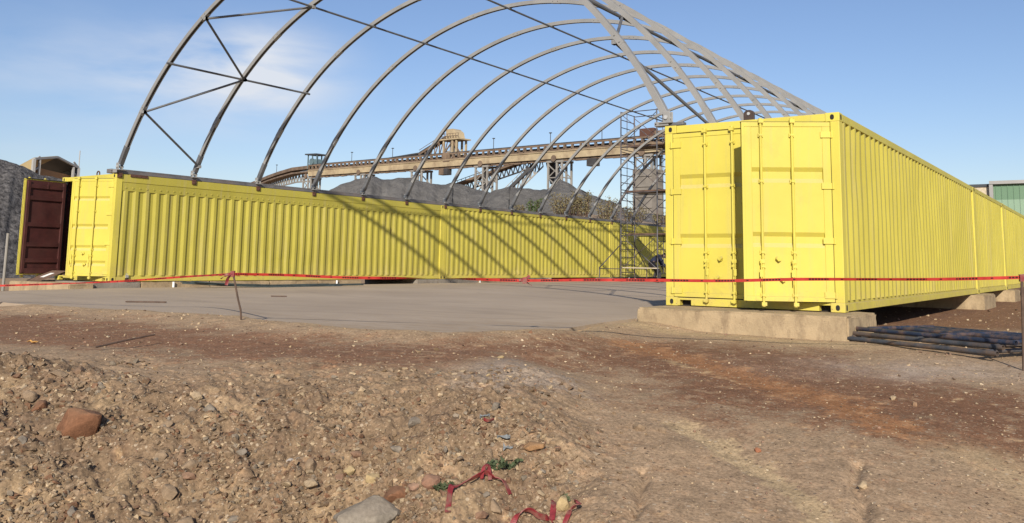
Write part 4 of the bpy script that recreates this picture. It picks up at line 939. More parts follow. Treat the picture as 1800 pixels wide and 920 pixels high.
# ------------------------------------------------------------------ background: ore piles, conveyors, sheds, shrubs
def dep(px, py, z): return Vector(tuple(CAM + (FW + RT*(px-900)/FPX - UP*(py-PPY)/FPX)*z))
def mound(name, label, crest, back, mat, cat='ore pile', seed=0, slope=0.72, sharp=0.5, amp=0.5, ns=150, nt=44, nscale=6.0, group=None):
    """heap of loose ore; crest = (px, py, distance), flanks fall at the angle of repose to both sides"""
    C = np.array([at(*c) for c in crest]); d = np.r_[0, np.cumsum(np.hypot(np.diff(C[:, 0]), np.diff(C[:, 1])))]
    s = np.linspace(0, d[-1], ns); cx = np.interp(s, d, C[:, 0]); cy = np.interp(s, d, C[:, 1]); cz = np.interp(s, d, C[:, 2])
    cz = cz + amp*0.16*fbm(s*1.0+seed, s*0+seed*1.7, nscale*0.8, 4)
    tx = np.gradient(cx); ty = np.gradient(cy); L = np.hypot(tx, ty); nxv, nyv = ty/L, -tx/L
    tocam = np.sign((CAM[0]-cx)*nxv+(CAM[1]-cy)*nyv); nxv *= tocam; nyv *= tocam
    t = np.linspace(-1, 1, nt); w = (cz+0.4)/slope; w = np.maximum(w, 0.6)
    Tt, Ss = np.meshgrid(t, np.arange(ns)); Wd = w[Ss]*(np.where(Tt > 0, 1.15, back))
    X = cx[Ss]+nxv[Ss]*Tt*Wd; Y = cy[Ss]+nyv[Ss]*Tt*Wd
    prof = 1-(np.sqrt(Tt**2+sharp**2*0.09)-sharp*0.3)/(math.sqrt(1+sharp**2*0.09)-sharp*0.3)
    gul = fbm(s[Ss]+Tt*2+seed*3, Tt*1.5+seed, nscale*0.6, 4)*(1-np.abs(Tt))*4*np.abs(Tt)
    rid = -np.abs(perlin(s[Ss]*1.1/nscale*6+0.6*Tt, Tt*0.8+seed*2))*(1-np.abs(Tt))*np.abs(Tt)*3.0
    Z = -0.45+(cz[Ss]+0.45)*prof + amp*gul + amp*0.7*rid + amp*0.25*fbm(X+seed, Y-seed, nscale*0.35, 3)*np.minimum(1, 3*prof)
    idx = np.arange(ns*nt).reshape(ns, nt); F = np.stack([idx[:-1, :-1], idx[1:, :-1], idx[1:, 1:], idx[:-1, 1:]], -1).reshape(-1, 4)
    o = np_mesh(name, np.stack([X, Y, Z], -1).reshape(-1, 3), F, mat, smooth=True)
    return tag(o, label, cat, group)
GPL = 'ore piles behind the containers'
mound('ore_pile', 'wide grey ore pile under the conveyor, behind the left row', [(520,400,118),(560,352,118),(580,334,118),(604,320,118),(628,318,118),(650,312,118),(672,315,118),(700,313,118),(722,315,118),(738,320,118),(770,323,118),(800,326,118),(850,334,117),(905,352,116),(960,380,116)], 1.0, M['pile_grey'], seed=3, amp=0.9, nscale=7, group=GPL)
mound('ore_pile', 'grey ore pile running behind the right half of the arches', [(800,372,96),(840,350,96),(866,338,96),(900,329,96),(930,331,95),(965,334,95),(1000,331,95),(1018,334,94),(1036,343,94),(1060,349,93),(1080,356,92),(1100,368,92),(1130,388,92),(1170,400,92)], 1.0, M['pile_grey'], seed=8, amp=0.7, nscale=6, group=GPL)
mound('ore_pile', 'small dark cone of ore below the dark conveyor chute', [(925,350,128),(950,338,128),(972,327,128),(985,316,128),(1000,322,128),(1030,345,128)], 1.0, M['pile_grey'], seed=14, amp=0.3, group=GPL)
mound('ore_pile', 'low dark ore ridge behind the scaffold tower', [(1060,372,74),(1090,370,74),(1130,374,74),(1165,381,74),(1220,388,74)], 1.0, M['pile_dark'], seed=21, amp=0.35, nscale=3, group=GPL)
mound('ore_pile', 'tall dark pile of crushed ore at the left edge behind the open door', [(-420,230,46),(-200,248,46),(-60,270,46),(0,282,46),(22,285,46),(46,297,46),(72,309,46),(110,316,46),(150,324,46),(210,338,46),(330,380,46)], 1.0, M['pile_dark'], seed=30, amp=0.25, nscale=2.2, ns=260, nt=90, slope=0.85, group=GPL)
mound('soil_berm', 'low sandy bank with shrubs behind the far end of the left row', [(930,392,58),(965,381,58),(995,375,57),(1030,375,57),(1062,379,56),(1100,385,56),(1170,395,56)], 1.0, M['berm'], 'soil bank', seed=41, amp=0.25, nscale=3)

def leaf_cloud(n, c, rx, ry, rz, size, rs):
    V = []; F = []
    for i in range(n):
        d = rs.normal(size=3); d /= np.linalg.norm(d); r = rs.random()**0.45
        p = np.array(c)+d*r*np.array([rx, ry, rz]); a = rs.normal(size=3); a /= np.linalg.norm(a); b = np.cross(a, rs.normal(size=3)); b /= np.linalg.norm(b)
        s = size*(0.5+rs.random()); k = len(V)
        V += [p-a*s*0.5, p+b*s*0.22, p+a*s*0.5, p-b*s*0.22]; F.append((k, k+1, k+2, k+3))
    return V, F
def shrub(label, px, py, D, w, h, mat, seed, n=260, stems=9, upright=False):
    rs = np.random.default_rng(seed); b = at(px, py, D); t = thing('shrub', label, 'shrub', b, 'shrubs behind the left container row')
    m = MB(); V = []; F = []
    for k in range(stems):
        a = 2*math.pi*k/stems+rs.random(); rr = w*0.5*(0.35+0.65*rs.random()); hh = h*(0.65+0.4*rs.random())
        h0 = np.array([math.cos(a)*rr*0.55, math.sin(a)*rr*0.5, 0]); tip = np.array([math.cos(a)*rr*(0.8 if upright else 1), math.sin(a)*rr*0.7, hh]); mid = tip*np.array([0.75, 0.75, 0.5])
        m.tube([b+h0-np.array([0,0,0.3]), b+mid, b+tip], 0.02, 5, rs=[0.03, 0.02, 0.008])
        for q in np.linspace(0.08, 1.0, 7):
            c = h0*(1-q)**2+mid*(2*q*(1-q))+tip*q*q; v, f = leaf_cloud(max(2, n//(stems*6)), c, 0.13*w, 0.13*w, h*0.10, 0.13, rs)
            F += [tuple(i+len(V) for i in g) for g in f]; V += v
    m.build('stems', M['stick'], t)
    o = np_mesh('foliage', np.array(V), F, mat); o.parent = t
shrub('small round green shrub just above the left container row', 938, 376, 56, 1.3, 0.9, M['leaf'], 3, 500)
shrub('wide dry olive shrub, left of the pair on the sandy bank', 990, 376, 56, 2.3, 1.25, M['leaf_dry'], 5, 900, 18)
shrub('upright dry shrub, right of the pair on the sandy bank', 1022, 376, 56, 2.2, 1.35, M['leaf_dry'], 6, 900, 18, True)
shrub('ragged shrub with dry stems left of the scaffold tower', 1068, 386, 54, 1.8, 1.25, M['leaf_dry'], 7, 600, 12)
shrub('low dry shrub seen through the scaffold tower', 1112, 390, 54, 1.8, 0.9, M['leaf_dry'], 8, 420, 10)
shrub('low dry shrub between scaffold and right container', 1163, 394, 54, 1.6, 0.7, M['leaf_dry'], 9, 360, 10)
shrub('thin dark green shrub in front of the grey pile', 914, 374, 60, 1.2, 0.5, M['leaf_dry'], 10, 260, 8)

# long belt conveyor
BA, BB = dep(551, 311, 195), dep(1047, 276.6, 140); BD = (BB-BA); BL = BD.length; BD.normalize()
BW = Vector((-BD.y, BD.x, 0)).normalized(); 
if (Vector(tuple(CAM))-BA).dot(BW) < 0: BW = -BW                      # BW points to the camera's side
def bp(s, w=0.0, z=0.0): return BA + BD*s + BW*w + Vector((0, 0, z))
Ltot = BL*1.42
cv = thing('belt_conveyor', 'long elevated belt conveyor crossing behind the arches', 'conveyor', bp(Ltot/2))
m = MB(); m.beam(bp(0, 1.3, 0.62), bp(Ltot, 1.3, 0.62), 0.35, 1.24); m.beam(bp(0, -1.3, 0.62), bp(Ltot, -1.3, 0.62), 0.35, 1.24)
m.beam(bp(0, 1.52, 1.20), bp(Ltot, 1.52, 1.20), 0.18, 0.12); m.build('box_girder', M['cream'], cv)
m = MB(); s = 0.0; rs = np.random.default_rng(4)
while s < Ltot-2:
    m.box(0, 0, 0, 0, 0, 0) if False else None
    m.beam(bp(s, 0.9, -0.12-0.12*rs.random()), bp(s+1.1+rs.random(), 0.9, -0.12-0.1*rs.random()), 0.5, 0.35+0.25*rs.random()); s += 1.5
m.build('underside_idlers', M['conv'], cv)
m = MB(); m.beam(bp(0, 1.35, 1.42), bp(Ltot, 1.35, 1.42), 0.2, 0.30); m.beam(bp(0, 1.35, 2.33), bp(Ltot, 1.35, 2.33), 0.22, 0.26)
s = 0.0
while s < Ltot:
    w = 0.35+0.3*rs.random(); m.beam(bp(s, 1.35, 1.57), bp(s+0.25*(rs.random()-.5), 1.35, 2.2), w, 0.22, up=tuple(BD)); s += 1.25+0.5*rs.random()
m.build('side_frames', M['conv'], cv)
m = MB(); m.beam(bp(0, 0, 1.9), bp(Ltot, 0, 1.9), 1.6, 0.25); m.beam(bp(0, 1.3, 2.56), bp(Ltot, 1.3, 2.56), 0.16, 0.14); m.build('belt', M['conv_dark'], cv)
cpts = [bp(0), dep(520, 314, 203), dep(497, 320, 211), dep(478, 326, 219), dep(462, 332, 228), dep(440, 340, 240)]
m = MB(); g = MB(); k2 = MB()
for a, b in zip(cpts[:-1], cpts[1:]):
    m.beam(a+Vector((0,0,2.1)), b+Vector((0,0,2.1)), 2.2, 0.75); m.beam(a+Vector((0,0,1.1)), b+Vector((0,0,1.1)), 2.4, 0.35)
    for w in (0.0,):
        lo = -0.9
        g.beam(a+Vector((0,0,lo)), b+Vector((0,0,lo)), 0.3, 0.3)
        for q in range(5):
            c = a.lerp(b, q/5); e = a.lerp(b, (q+0.5)/5); f = a.lerp(b, (q+1)/5)
            g.beam(c+Vector((0,0,0.9)), e+Vector((0,0,lo)), 0.22, 0.22); g.beam(e+Vector((0,0,lo)), f+Vector((0,0,0.9)), 0.22, 0.22)
m.build('curved_gallery', M['conv'], cv); g.build('gallery_truss', M['trestle'], cv)
for px in (486, 626, 698, 876, 976, 1066):
    D0 = BA if px < 551 else None
    s = None
    if D0 is None:
        s = min(np.linspace(0, Ltot, 400), key=lambda q: abs(((np.array(bp(q))-CAM)@RT)/((np.array(bp(q))-CAM)@FW)*FPX+900-px)); base = bp(s, 1.3, 2.5)
    else: base = dep(px, 304, 214)
    m = MB(); m.tube([base, base+Vector((0,0,1.9))], 0.06, 6); m.box(base.x-.2, base.x+.2, base.y-.15, base.y+.15, base.z+1.85, base.z+2.0); m.build('lamp_post', M['hang_dark'], cv)
def s_at(px): return min(np.linspace(-10, Ltot, 1200), key=lambda q: abs(((np.array(bp(q))-CAM)@RT)/((np.array(bp(q))-CAM)@FW)*FPX+900-px))
GT = 'trestles carrying the long conveyor'
for px, clad, lab in ((548, None, 'steel trestle under the curved end of the long conveyor'), (641, None, 'steel trestle half hidden by the wide grey ore pile'), (741, None, 'bare steel trestle left of the transfer tower top'),
                      (855, 0.40, 'trestle on a grey clad base, right of the transfer tower'), (984, 0.52, 'trestle on a tall grey brown clad base behind the shrubs'), (1139, 0.86, 'tall grey clad trestle behind the scaffold tower')):
    s = s_at(px); Hh = bp(s).z+0.4; t = thing('conveyor_trestle', lab, 'trestle', Vector((bp(s).x, bp(s).y, -0.4)), GT)
    wl = 1.5
    top = MB(); top.beam(bp(s-wl-0.3, 1.2, -0.42), bp(s+wl+0.3, 1.2, -0.42), 0.4, 0.35); top.beam(bp(s-wl-0.3, -1.2, -0.42), bp(s+wl+0.3, -1.2, -0.42), 0.4, 0.35); top.build('head_beam', M['trestle'], t)
    zt = -0.6; zl = -Hh
    zc = zl if clad is None else zl+Hh*clad
    for a in (-wl, 0.4, wl):
        for w in (1.2, -1.2):
            m = MB(); m.beam(bp(s+a, w, zt), bp(s+a*1.03, w, zl), 0.30, 0.30, up=(0,1,0)); m.build('leg', M['trestle'], t)
    m = MB(); z = zt-0.3; nb = 0
    while z-2.2 > zc and nb < 8:
        m.beam(bp(s-wl, 1.25, z), bp(s+wl, 1.25, z-2.2), 0.16, 0.16); m.beam(bp(s+wl, 1.25, z), bp(s-wl, 1.25, z-2.2), 0.16, 0.16); m.beam(bp(s-wl, 1.25, z-2.2), bp(s+wl, 1.25, z-2.2), 0.16, 0.18)
        m.beam(bp(s-wl, -1.25, z), bp(s+wl, -1.25, z-2.2), 0.16, 0.16); m.beam(bp(s+wl, 1.25, z-2.2), bp(s+wl, -1.25, z-2.2), 0.16, 0.18); z -= 2.2; nb += 1
    if not nb: m.beam(bp(s-wl, 1.25, zt-0.2), bp(s+wl, 1.25, zc), 0.16, 0.16); m.beam(bp(s+wl, 1.25, zt-0.2), bp(s-wl, 1.25, zc), 0.16, 0.16); m.beam(bp(s-wl, 1.25, zt-0.25), bp(s+wl, 1.25, zt-0.25), 0.16, 0.18)
    m.build('bracing', M['trestle'], t)
    if clad is not None:
        m = MB(); c0, c1 = bp(s-wl-0.25, 1.5, zl), bp(s+wl+0.25, 1.5, zl); e0, e1 = bp(s-wl-0.25, -1.5, zl), bp(s+wl+0.25, -1.5, zl); up = Vector((0,0,zc-zl))
        m.add([c0, c1, e1, e0, c0+up, c1+up, e1+up, e0+up], [(0,1,2,3),(4,5,6,7),(0,1,5,4),(1,2,6,5),(2,3,7,6),(3,0,4,7)])
        for q in np.arange(1.5, zc-zl, 1.6): m.beam(c0+Vector((0,0,q))+BW*0.05, c1+Vector((0,0,q))+BW*0.05, 0.16, 0.14)
        m.build('cladding', M['clad'], t)
    m = MB(); b = bp(s, 1.62, 0.05); m.disc(b, tuple(BW), 0.55, 0.15, 14); m.build('bearing_plate', M['conv'], t)
for px, w in ((787, 1.5), (793.5, 1.2), (1050, 1.8)):
    s = s_at(px); m = MB(); m.beam(bp(s-w/2, 1.0, -0.95), bp(s+w/2, 1.0, -0.95), 1.2, 1.2)
    tag(m.build('counterweight', M['conv_dark'] if px != 787 else M['conv'], bevel=0.05), {787: 'brown box hung under the conveyor below the transfer tower', 793.5: 'black box hung under the conveyor left of the transfer tower', 1050: 'black box hung under the conveyor near the scaffold tower'}[px], 'counterweight', 'boxes hung under the conveyor')
# drive house on the curved end
s = s_at(556); t = thing('drive_house', 'small open machine shelter on the left end of the conveyor', 'machine shelter', bp(s, 0, 2.3))
m = MB(); m.beam(bp(s-2.5, 0, 4.95), bp(s+2.0, 0, 4.8), 3.2, 0.28); m.build('roof', M['hang_dark'], t)
for a in (-1.7, 0.0, 1.7):
    for w in (1.2, -1.2): m = MB(); m.beam(bp(s+a, w, 1.6), bp(s+a, w, 4.7), 0.22, 0.22, up=(0,1,0)); m.build('post', M['teal'], t)
m = MB(); m.beam(bp(s-0.9, 0.4, 2.9), bp(s+1.6, 0.4, 2.9), 1.6, 1.7); m.disc(bp(s-0.1, 1.2, 3.2), tuple(BW), 0.75, 0.6, 16); m.build('drive_unit', M['teal'], t, bevel=0.05)
# transfer tower
s = s_at(797); t = thing('transfer_tower', 'cream transfer tower with platform on top of the long conveyor', 'conveyor tower', bp(s, 0, 1.3))
def bx(mb, s0, s1, w0, w1, z0, z1):
    c = [bp(s0,w0,z0), bp(s1,w0,z0), bp(s1,w1,z0), bp(s0,w1,z0), bp(s0,w0,z1), bp(s1,w0,z1), bp(s1,w1,z1), bp(s0,w1,z1)]
    mb.add(c, [(0,3,2,1),(4,5,6,7),(0,1,5,4),(1,2,6,5),(2,3,7,6),(3,0,4,7)])
m = MB(); prof = [(-1.2, 5.6), (-1.2, 7.4), (0.6, 7.4), (1.6, 6.7), (1.9, 5.6)]
vs = [bp(s+a, 1.0, z-0.3) for a, z in prof]+[bp(s+a, -1.0, z-0.3) for a, z in prof]; n = 5
m.add(vs, [tuple(range(n)), tuple(range(2*n-1, n-1, -1))]+[(i, (i+1) % n, n+(i+1) % n, n+i) for i in range(n)]); m.build('head_hood', M['cream'], t)
m = MB(); bx(m, s-2.6, s+2.9, -1.6, 1.6, 4.95, 5.20); m.build('platform', M['cream'], t)
m = MB()
for a in np.linspace(-2.5, 2.8, 8): m.beam(bp(s+a, 1.55, 5.2), bp(s+a, 1.55, 6.1), 0.08, 0.08, up=(0,1,0))
for z in (5.65, 6.1): m.beam(bp(s-2.5, 1.55, z), bp(s+2.8, 1.55, z), 0.08, 0.08)
m.build('handrail', M['conv'], t)
for a in (-1.5, 0.9, 2.0):
    for w in (1.2, -1.2): m = MB(); m.beam(bp(s+a, w, 2.3), bp(s+a, w, 4.95), 0.32, 0.32, up=(0,1,0)); m.build('column', M['cream'], t)
m = MB(); m.beam(bp(s-1.5, 1.2, 2.4), bp(s+0.9, 1.2, 4.8), 0.2, 0.2); m.beam(bp(s+0.9, 1.2, 4.8), bp(s+2.9, 1.2, 2.4), 0.25, 0.25); m.build('diagonal', M['conv'], t)
m = MB(); bx(m, s-1.1, s+0.7, -0.7, 0.9, 1.2, 3.0); bx(m, s-0.3, s+0.6, -0.5, 0.8, 3.0, 4.9); m.build('chute', M['trestle'], t)
m = MB(); bx(m, s-1.3, s+0.5, 1.35, 1.6, 0.9, 2.6); m.build('chute_skirt', M['conv'], t)
m = MB(); sl, s0 = s-9.2, s-19
m.beam(bp(s0, 0, 2.6), bp(sl, 0, 3.1), 1.3, 0.28); m.beam(bp(sl, 0, 3.1), bp(s-1.0, 0, 6.0), 1.3, 0.45); m.build('incline_belt', M['conv_dark'], t)
m = MB(); m.beam(bp(sl+0.3, 1.0, 2.75), bp(s-1.2, 1.0, 5.55), 0.22, 0.35); m.beam(bp(sl+0.3, 1.0, 3.6), bp(s-1.5, 1.0, 6.35), 0.08, 0.08)
for q in np.linspace(0.1, 0.95, 6):
    a = bp(sl+(s-1.2-sl)*q, 1.0, 2.75+2.8*q); b = Vector((a.x, a.y, bp(sl+(s-1.2-sl)*q, 0, 2.2).z)); m.beam(a, b, 0.16, 0.16, up=(0,1,0))
    if q > 0.3: m.beam(b, a+BD*1.2+Vector((0,0,0.3)), 0.14, 0.14)
m.build('incline_frame', M['conv'], t)
# inclined stacker conveyors below
def truss(name, label, p0, p1, h, w, n, mt, mt2):
    t = thing(name, label, 'conveyor', p0.lerp(p1, 0.5), 'inclined conveyors under the long one'); U = Vector((0,0,1))
    m = MB(); m.beam(p0+U*h*0.5, p1+U*h*0.5, w, h*0.28); m.build('belt_deck', mt, t)
    m = MB(); m.beam(p0-U*h*0.5, p1-U*h*0.5, 0.25, 0.22)
    for k in range(n):
        a = p0.lerp(p1, k/n); b = p0.lerp(p1, (k+0.5)/n); c = p0.lerp(p1, (k+1)/n); m.beam(a-U*h*0.5, b+U*h*0.4, 0.16, 0.16); m.beam(b+U*h*0.4, c-U*h*0.5, 0.16, 0.16)
    m.build('truss', mt2, t)
    m = MB(); m.beam(p0+U*(h*0.5+0.9), p1+U*(h*0.5+0.9), 0.10, 0.10)
    for k in range(n+1): a = p0.lerp(p1, k/n); m.beam(a+U*h*0.5, a+U*(h*0.5+0.9), 0.08, 0.08, up=(0,1,0))
    m.build('handrail', mt2, t)
truss('inclined_conveyor', 'long inclined conveyor rising from the left behind the grey piles', dep(770, 345, 178), dep(935, 287, 158), 1.7, 1.6, 22, M['conv'], M['conv_dark'])
truss('inclined_conveyor', 'short steep pale truss conveyor below the long conveyor', dep(885, 352, 150), dep(955, 283, 150), 1.9, 1.2, 9, M['conv_dark'], M['trestle'])
m = MB(); m.beam(dep(970, 284, 150), dep(978, 322, 150), 1.6, 1.6, up=(0,1,0)); tag(m.build('discharge_chute', M['conv_dark'], bevel=0.1), 'dark chute hanging from the conveyor above the small ore cone', 'chute')
s = s_at(1146); t = thing('motor_housing', 'red brown machine box on the conveyor behind the scaffold top', 'machine box', bp(s, 0.6, 2.5)); m = MB(); bx(m, s-1.3, s+1.3, 0.2, 1.4, 2.2, 3.7); m.build('casing', M['rust'], t, bevel=0.08)
m = MB(); bx(m, s+1.4, s+3.2, 0.2, 1.4, 2.2, 3.2); m.build('gearbox', M['conv'], t, bevel=0.08)

# open shed with yellow roof, far left
E1 = Vector(tuple(at(60, 279.5, 150))); E2 = Vector(tuple(at(138, 291, 157))); E2.z = E1.z-0.35
ga = (E2-E1); ga.z = 0; GW = ga.length; ga.normalize(); gb = Vector((-ga.y, ga.x, 0))
if gb.dot(Vector((FH[0], FH[1], 0))) < 0: gb = -gb
t = thing('open_shed', 'open-ended shed with a yellow side and dark roof behind the dark pile', 'shed', Vector((E1.x, E1.y, -0.4)))
rdg = E1.lerp(E2, 0.5)+Vector((0,0,1.0)); gl = Vector(tuple(at(24, 286.5, 172)))-E1; gl.z = 0; LS = gl.length; gl.normalize()
def quad(mb, a, b, c, d, th):
    n_ = (b-a).cross(d-a).normalized()*th; mb.add([a,b,c,d,a+n_,b+n_,c+n_,d+n_], [(0,1,2,3),(7,6,5,4),(0,1,5,4),(1,2,6,5),(2,3,7,6),(3,0,4,7)])
m = MB(); quad(m, E1, rdg, rdg+gl*LS, E1+gl*LS, 0.2); m.build('roof', M['hang_yel'], t)
m = MB(); quad(m, rdg, E2, E2+gl*LS, rdg+gl*LS, 0.2); m.build('roof', M['hang_dark'], t)
dz = Vector((0,0,-3.4)); m = MB(); quad(m, E1+gl*0.1, E1+gl*LS, E1+gl*LS+dz, E1+gl*0.1+dz, 0.2); m.build('side_sheeting', M['hang_yel'], t)
m = MB(); quad(m, E2-ga*0.3, E2-ga*0.3+gl*LS, E2-ga*0.3+gl*LS+dz*0.5, E2-ga*0.3+dz*0.5, 0.2); m.build('far_sheeting', M['hang_dark'], t)
m = MB(); m.beam(E1, rdg, 0.4, 0.3); m.beam(rdg, E2, 0.4, 0.3)
for P in (E1, E2): m.beam(P, Vector((P.x, P.y, -0.4)), 0.5, 0.4, up=(0,1,0)); m.beam(P+ga*(1.1 if P is E1 else -1.1), Vector((P.x, P.y, -0.4))+ga*(1.1 if P is E1 else -1.1), 0.35, 0.3, up=(0,1,0))
for z in np.arange(2, E1.z, 1.6):
    for P, sg in ((E1, 1), (E2, -1)): m.beam(Vector((P.x, P.y, z)), Vector((P.x, P.y, z+0.8))+ga*1.1*sg, 0.2, 0.2)
m.build('portal_frame', M['hang_grey'], t)
m = MB(); m.beam(E1+ga*0.8+gl*2+Vector((0,0,-1.7)), E2-ga*0.5+gl*2+Vector((0,0,-1.9)), 1.2, 1.1); m.build('crane_girder', M['hang_org'], t)
m = MB(); m.beam(E1+ga*(GW*.55)+gl*9+Vector((0,0,-3.6)), E2+gl*9+Vector((0,0,-3.6)), 3, 2.0); m.beam(E1+ga*(GW*.35)+gl*9+Vector((0,0,-4.4)), E2+gl*9+Vector((0,0,-4.4)), 3, 0.5)
for q in (.4, .6, .8): P = E1+ga*(GW*q)+gl*9; m.beam(P+Vector((0,0,-4.5)), Vector((P.x, P.y, -0.4)), 0.4, 0.4, up=(0,1,0))
m.build('hopper', M['hang_dark'], t)
p = at(138, 300, 157); m = MB(); m.tube([(p[0], p[1], 5), (p[0], p[1], at(138, 265, 157)[2])], 0.09, 6); tag(m.build('radio_mast', M['hang_grey']), 'thin mast beside the open shed on the left', 'mast')

# green clad building beyond the right row
t = thing('green_building', 'green clad building beyond the right container row', 'building', (6, 70, -0.4))
m = MB(); m.box(-3.15, 22, 68.2, 95, -0.4, 7.45); m.build('wall', M['green'], t)
m = MB(); m.box(-3.3, 22, 67.9, 95.5, 7.452, 7.72); m.box(-3.32, -3.05, 67.95, 68.19, -0.4, 7.44); m.build('roof_trim', M['hang_grey'], t)
k = MB()
for x in np.arange(-2.9, 21, 0.42): k.box(x, x+0.07, 68.16, 68.197, -0.3, 7.4)
k.build('cladding_ribs', M['green'], t)
t = thing('open_bay', 'open bay with a dark inside and cream beam beside the green building', 'open bay', (-9, 72, -0.4))
m = MB(); m.box(-17, -3.35, 68.3, 90, 7.30, 7.52); m.build('roof', M['hang_dark'], t)
m = MB(); m.box(-17, -3.36, 68.4, 68.8, 6.62, 7.296); m.build('fascia_beam', M['plank_pale'], t)
m = MB(); m.box(-17, -3.4, 86, 86.3, -0.4, 7.29); m.box(-17, -16.7, 69, 86, -0.4, 7.29); m.build('back_wall', M['dark'], t)  # near-black walls put the shade of the bay into the colour
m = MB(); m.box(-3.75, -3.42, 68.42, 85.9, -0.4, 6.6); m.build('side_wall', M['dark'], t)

# ------------------------------------------------------------------ rubble: single stones, gravel
def hull(seed, n=15, flat=0.75):
    rs = np.random.default_rng(seed); p = rs.normal(size=(n, 3)); p /= np.linalg.norm(p, axis=1)[:, None]; p *= (0.8+0.35*rs.random((n, 1))); p *= np.array([1.0, 0.82, flat])
    bm = bmesh.new(); vs = [bm.verts.new(q) for q in p]; r_ = bmesh.ops.convex_hull(bm, input=vs)
    bmesh.ops.delete(bm, geom=[v for v in bm.verts if not v.link_faces], context='VERTS'); return bm
def hull_np(seed, n, flat):
    bm = hull(seed, n, flat); bmesh.ops.triangulate(bm, faces=bm.faces); bm.verts.index_update(); V = np.array([v.co for v in bm.verts]); F = np.array([[v.index for v in f.verts] for f in bm.faces]); bm.free(); return V, F
def rockmesh(seed, col, flat=0.72, n=18, detail=True):
    bm = hull(seed, n, flat)
    bmesh.ops.bevel(bm, geom=list(bm.edges), offset=0.07, segments=1, affect='EDGES', clamp_overlap=True)
    bmesh.ops.triangulate(bm, faces=bm.faces); bmesh.ops.subdivide_edges(bm, edges=[e for e in bm.edges if e.calc_length() > 0.3], cuts=2)
    bmesh.ops.triangulate(bm, faces=bm.faces)
    for v in bm.verts:
        c = v.co; k = float(fbm(np.array([c.x*1.3+seed+c.z]), np.array([c.y*1.3-c.z*0.8]), 0.6, 3)[0]); v.co = c*(1+0.07*k)
    me = bpy.data.meshes.new('stone'); bm.to_mesh(me); bm.free(); me.materials.append(M['stone'])
    a = me.attributes.new('tint', 'FLOAT_COLOR', 'POINT'); a.data.foreach_set('color', np.tile(np.array([*col, 1.0], np.float32), len(me.vertices)))
    me.shade_smooth(); me.set_sharp_from_angle(angle=R(28)); return me
TAN, GREYC, RED, PALE, DARK, YEL = (0.245, 0.172, 0.108), (0.195, 0.162, 0.125), (0.180, 0.085, 0.045), (0.35, 0.26, 0.16), (0.11, 0.085, 0.065), (0.38, 0.28, 0.145)
# the ones that stand out
NOT = [(145,757,36,34,RED,1.0,'large red brown boulder sticking out of the left earth bank', 4, (0.5,0.35,0.9)),
       (70,719,17,14,RED,0.8,'fist sized red brown stone above the left boulder', 5, None), (133,657,17,11,(0.19,0.12,0.075),0.7,'brown stone at the foot of the left rubble heap', 6, None),
       (103,669,14,8,TAN,0.5,'flat tan stone at the foot of the left rubble heap', 7, None),
       (645,916,60,26,(0.235,0.20,0.155),0.55,'large flat grey rock at the bottom edge of the picture', 8, (0.05,-0.1,0.3)),
       (695,866,24,14,RED,0.6,'brick red block lying left of the red strap', 9, None), (756,856,19,19,(0.235,0.125,0.08),0.8,'red brown stone leaning next to the brick red block', 10, None),
       (728,861,11,10,(0.25,0.15,0.10),0.8,'small brown stone between the brick red block and its neighbour', 30, None),
       (545,866,16,13,PALE,0.7,'pale tan stone near the bottom edge on the bank', 11, None), (655,853,13,15,YEL,0.8,'yellowish stone above the brick red block', 12, None),
       (615,822,11,9,YEL,0.8,'small yellow stone in the middle of the bank', 13, None), (941,790,20,12,(0.27,0.15,0.07),0.55,'rust brown flat stone at the edge of the bank', 14, None),
       (991,893,18,16,YEL,0.75,'yellow stone beside the red strap loop', 15, None), (1124,756,13,12,TAN,0.8,'tan stone on the smooth track', 16, None), (1165,759,9,7,TAN,0.7,'smaller tan stone right of the one on the smooth track', 17, None),
       (968,684,6,6,PALE,0.9,'small pale stone beside the grey patch', 18, None), (880,630,8,4,YEL,0.5,'flat yellowish stone on the soil in front of the slab', 19, None), (859,659,5,4,YEL,0.8,'small yellow stone on the grey patch', 20, None),
       (1518,857,9,8,PALE,0.8,'pale stone in the cracked rut on the right', 21, None), (933,586,5,5,RED,0.9,'small red brown stone on the edge of the slab', 22, None),
       (1333,793,7,4,(0.30,0.12,0.06),0.7,'small orange brown stone on the pale track', 23, None), (1570,702,7,5,PALE,0.8,'pale stone on the reddish soil at right', 24, None), (1609,712,6,5,(0.27,0.16,0.09),0.8,'light brown stone right of the pale one on reddish soil', 25, None),
       (425,800,10,9,GREYC,0.7,'grey stone in the middle of the left bank', 26, None), (345,700,11,9,PALE,0.7,'pale stone at the crest of the left bank', 27, None), (370,722,12,10,GREYC,0.8,'grey brown stone just under the crest of the bank', 28, None),
       (510,812,9,10,(0.30,0.27,0.24),0.8,'light grey stone right of the bank middle', 29, None)]
for px, py, rx, ry, col, flat, lab, sd_, rot in NOT:
    p = gp(px, py); D = (Vector(tuple(CAM))-p).length; r = rx*D/FPX; me = rockmesh(sd_*7+1, col, flat)
    o = bpy.data.objects.new('stone', me); COL.objects.link(o); o.scale = (r, r, r*1.0); o.location = p+Vector((0, 0, r*flat*0.28)); rs = random.Random(sd_)
    o.rotation_euler = rot if rot else (rs.uniform(-.4,.4), rs.uniform(-.4,.4), rs.uniform(0, 6.28)); tag(o, lab, 'stone', 'larger stones in the foreground')
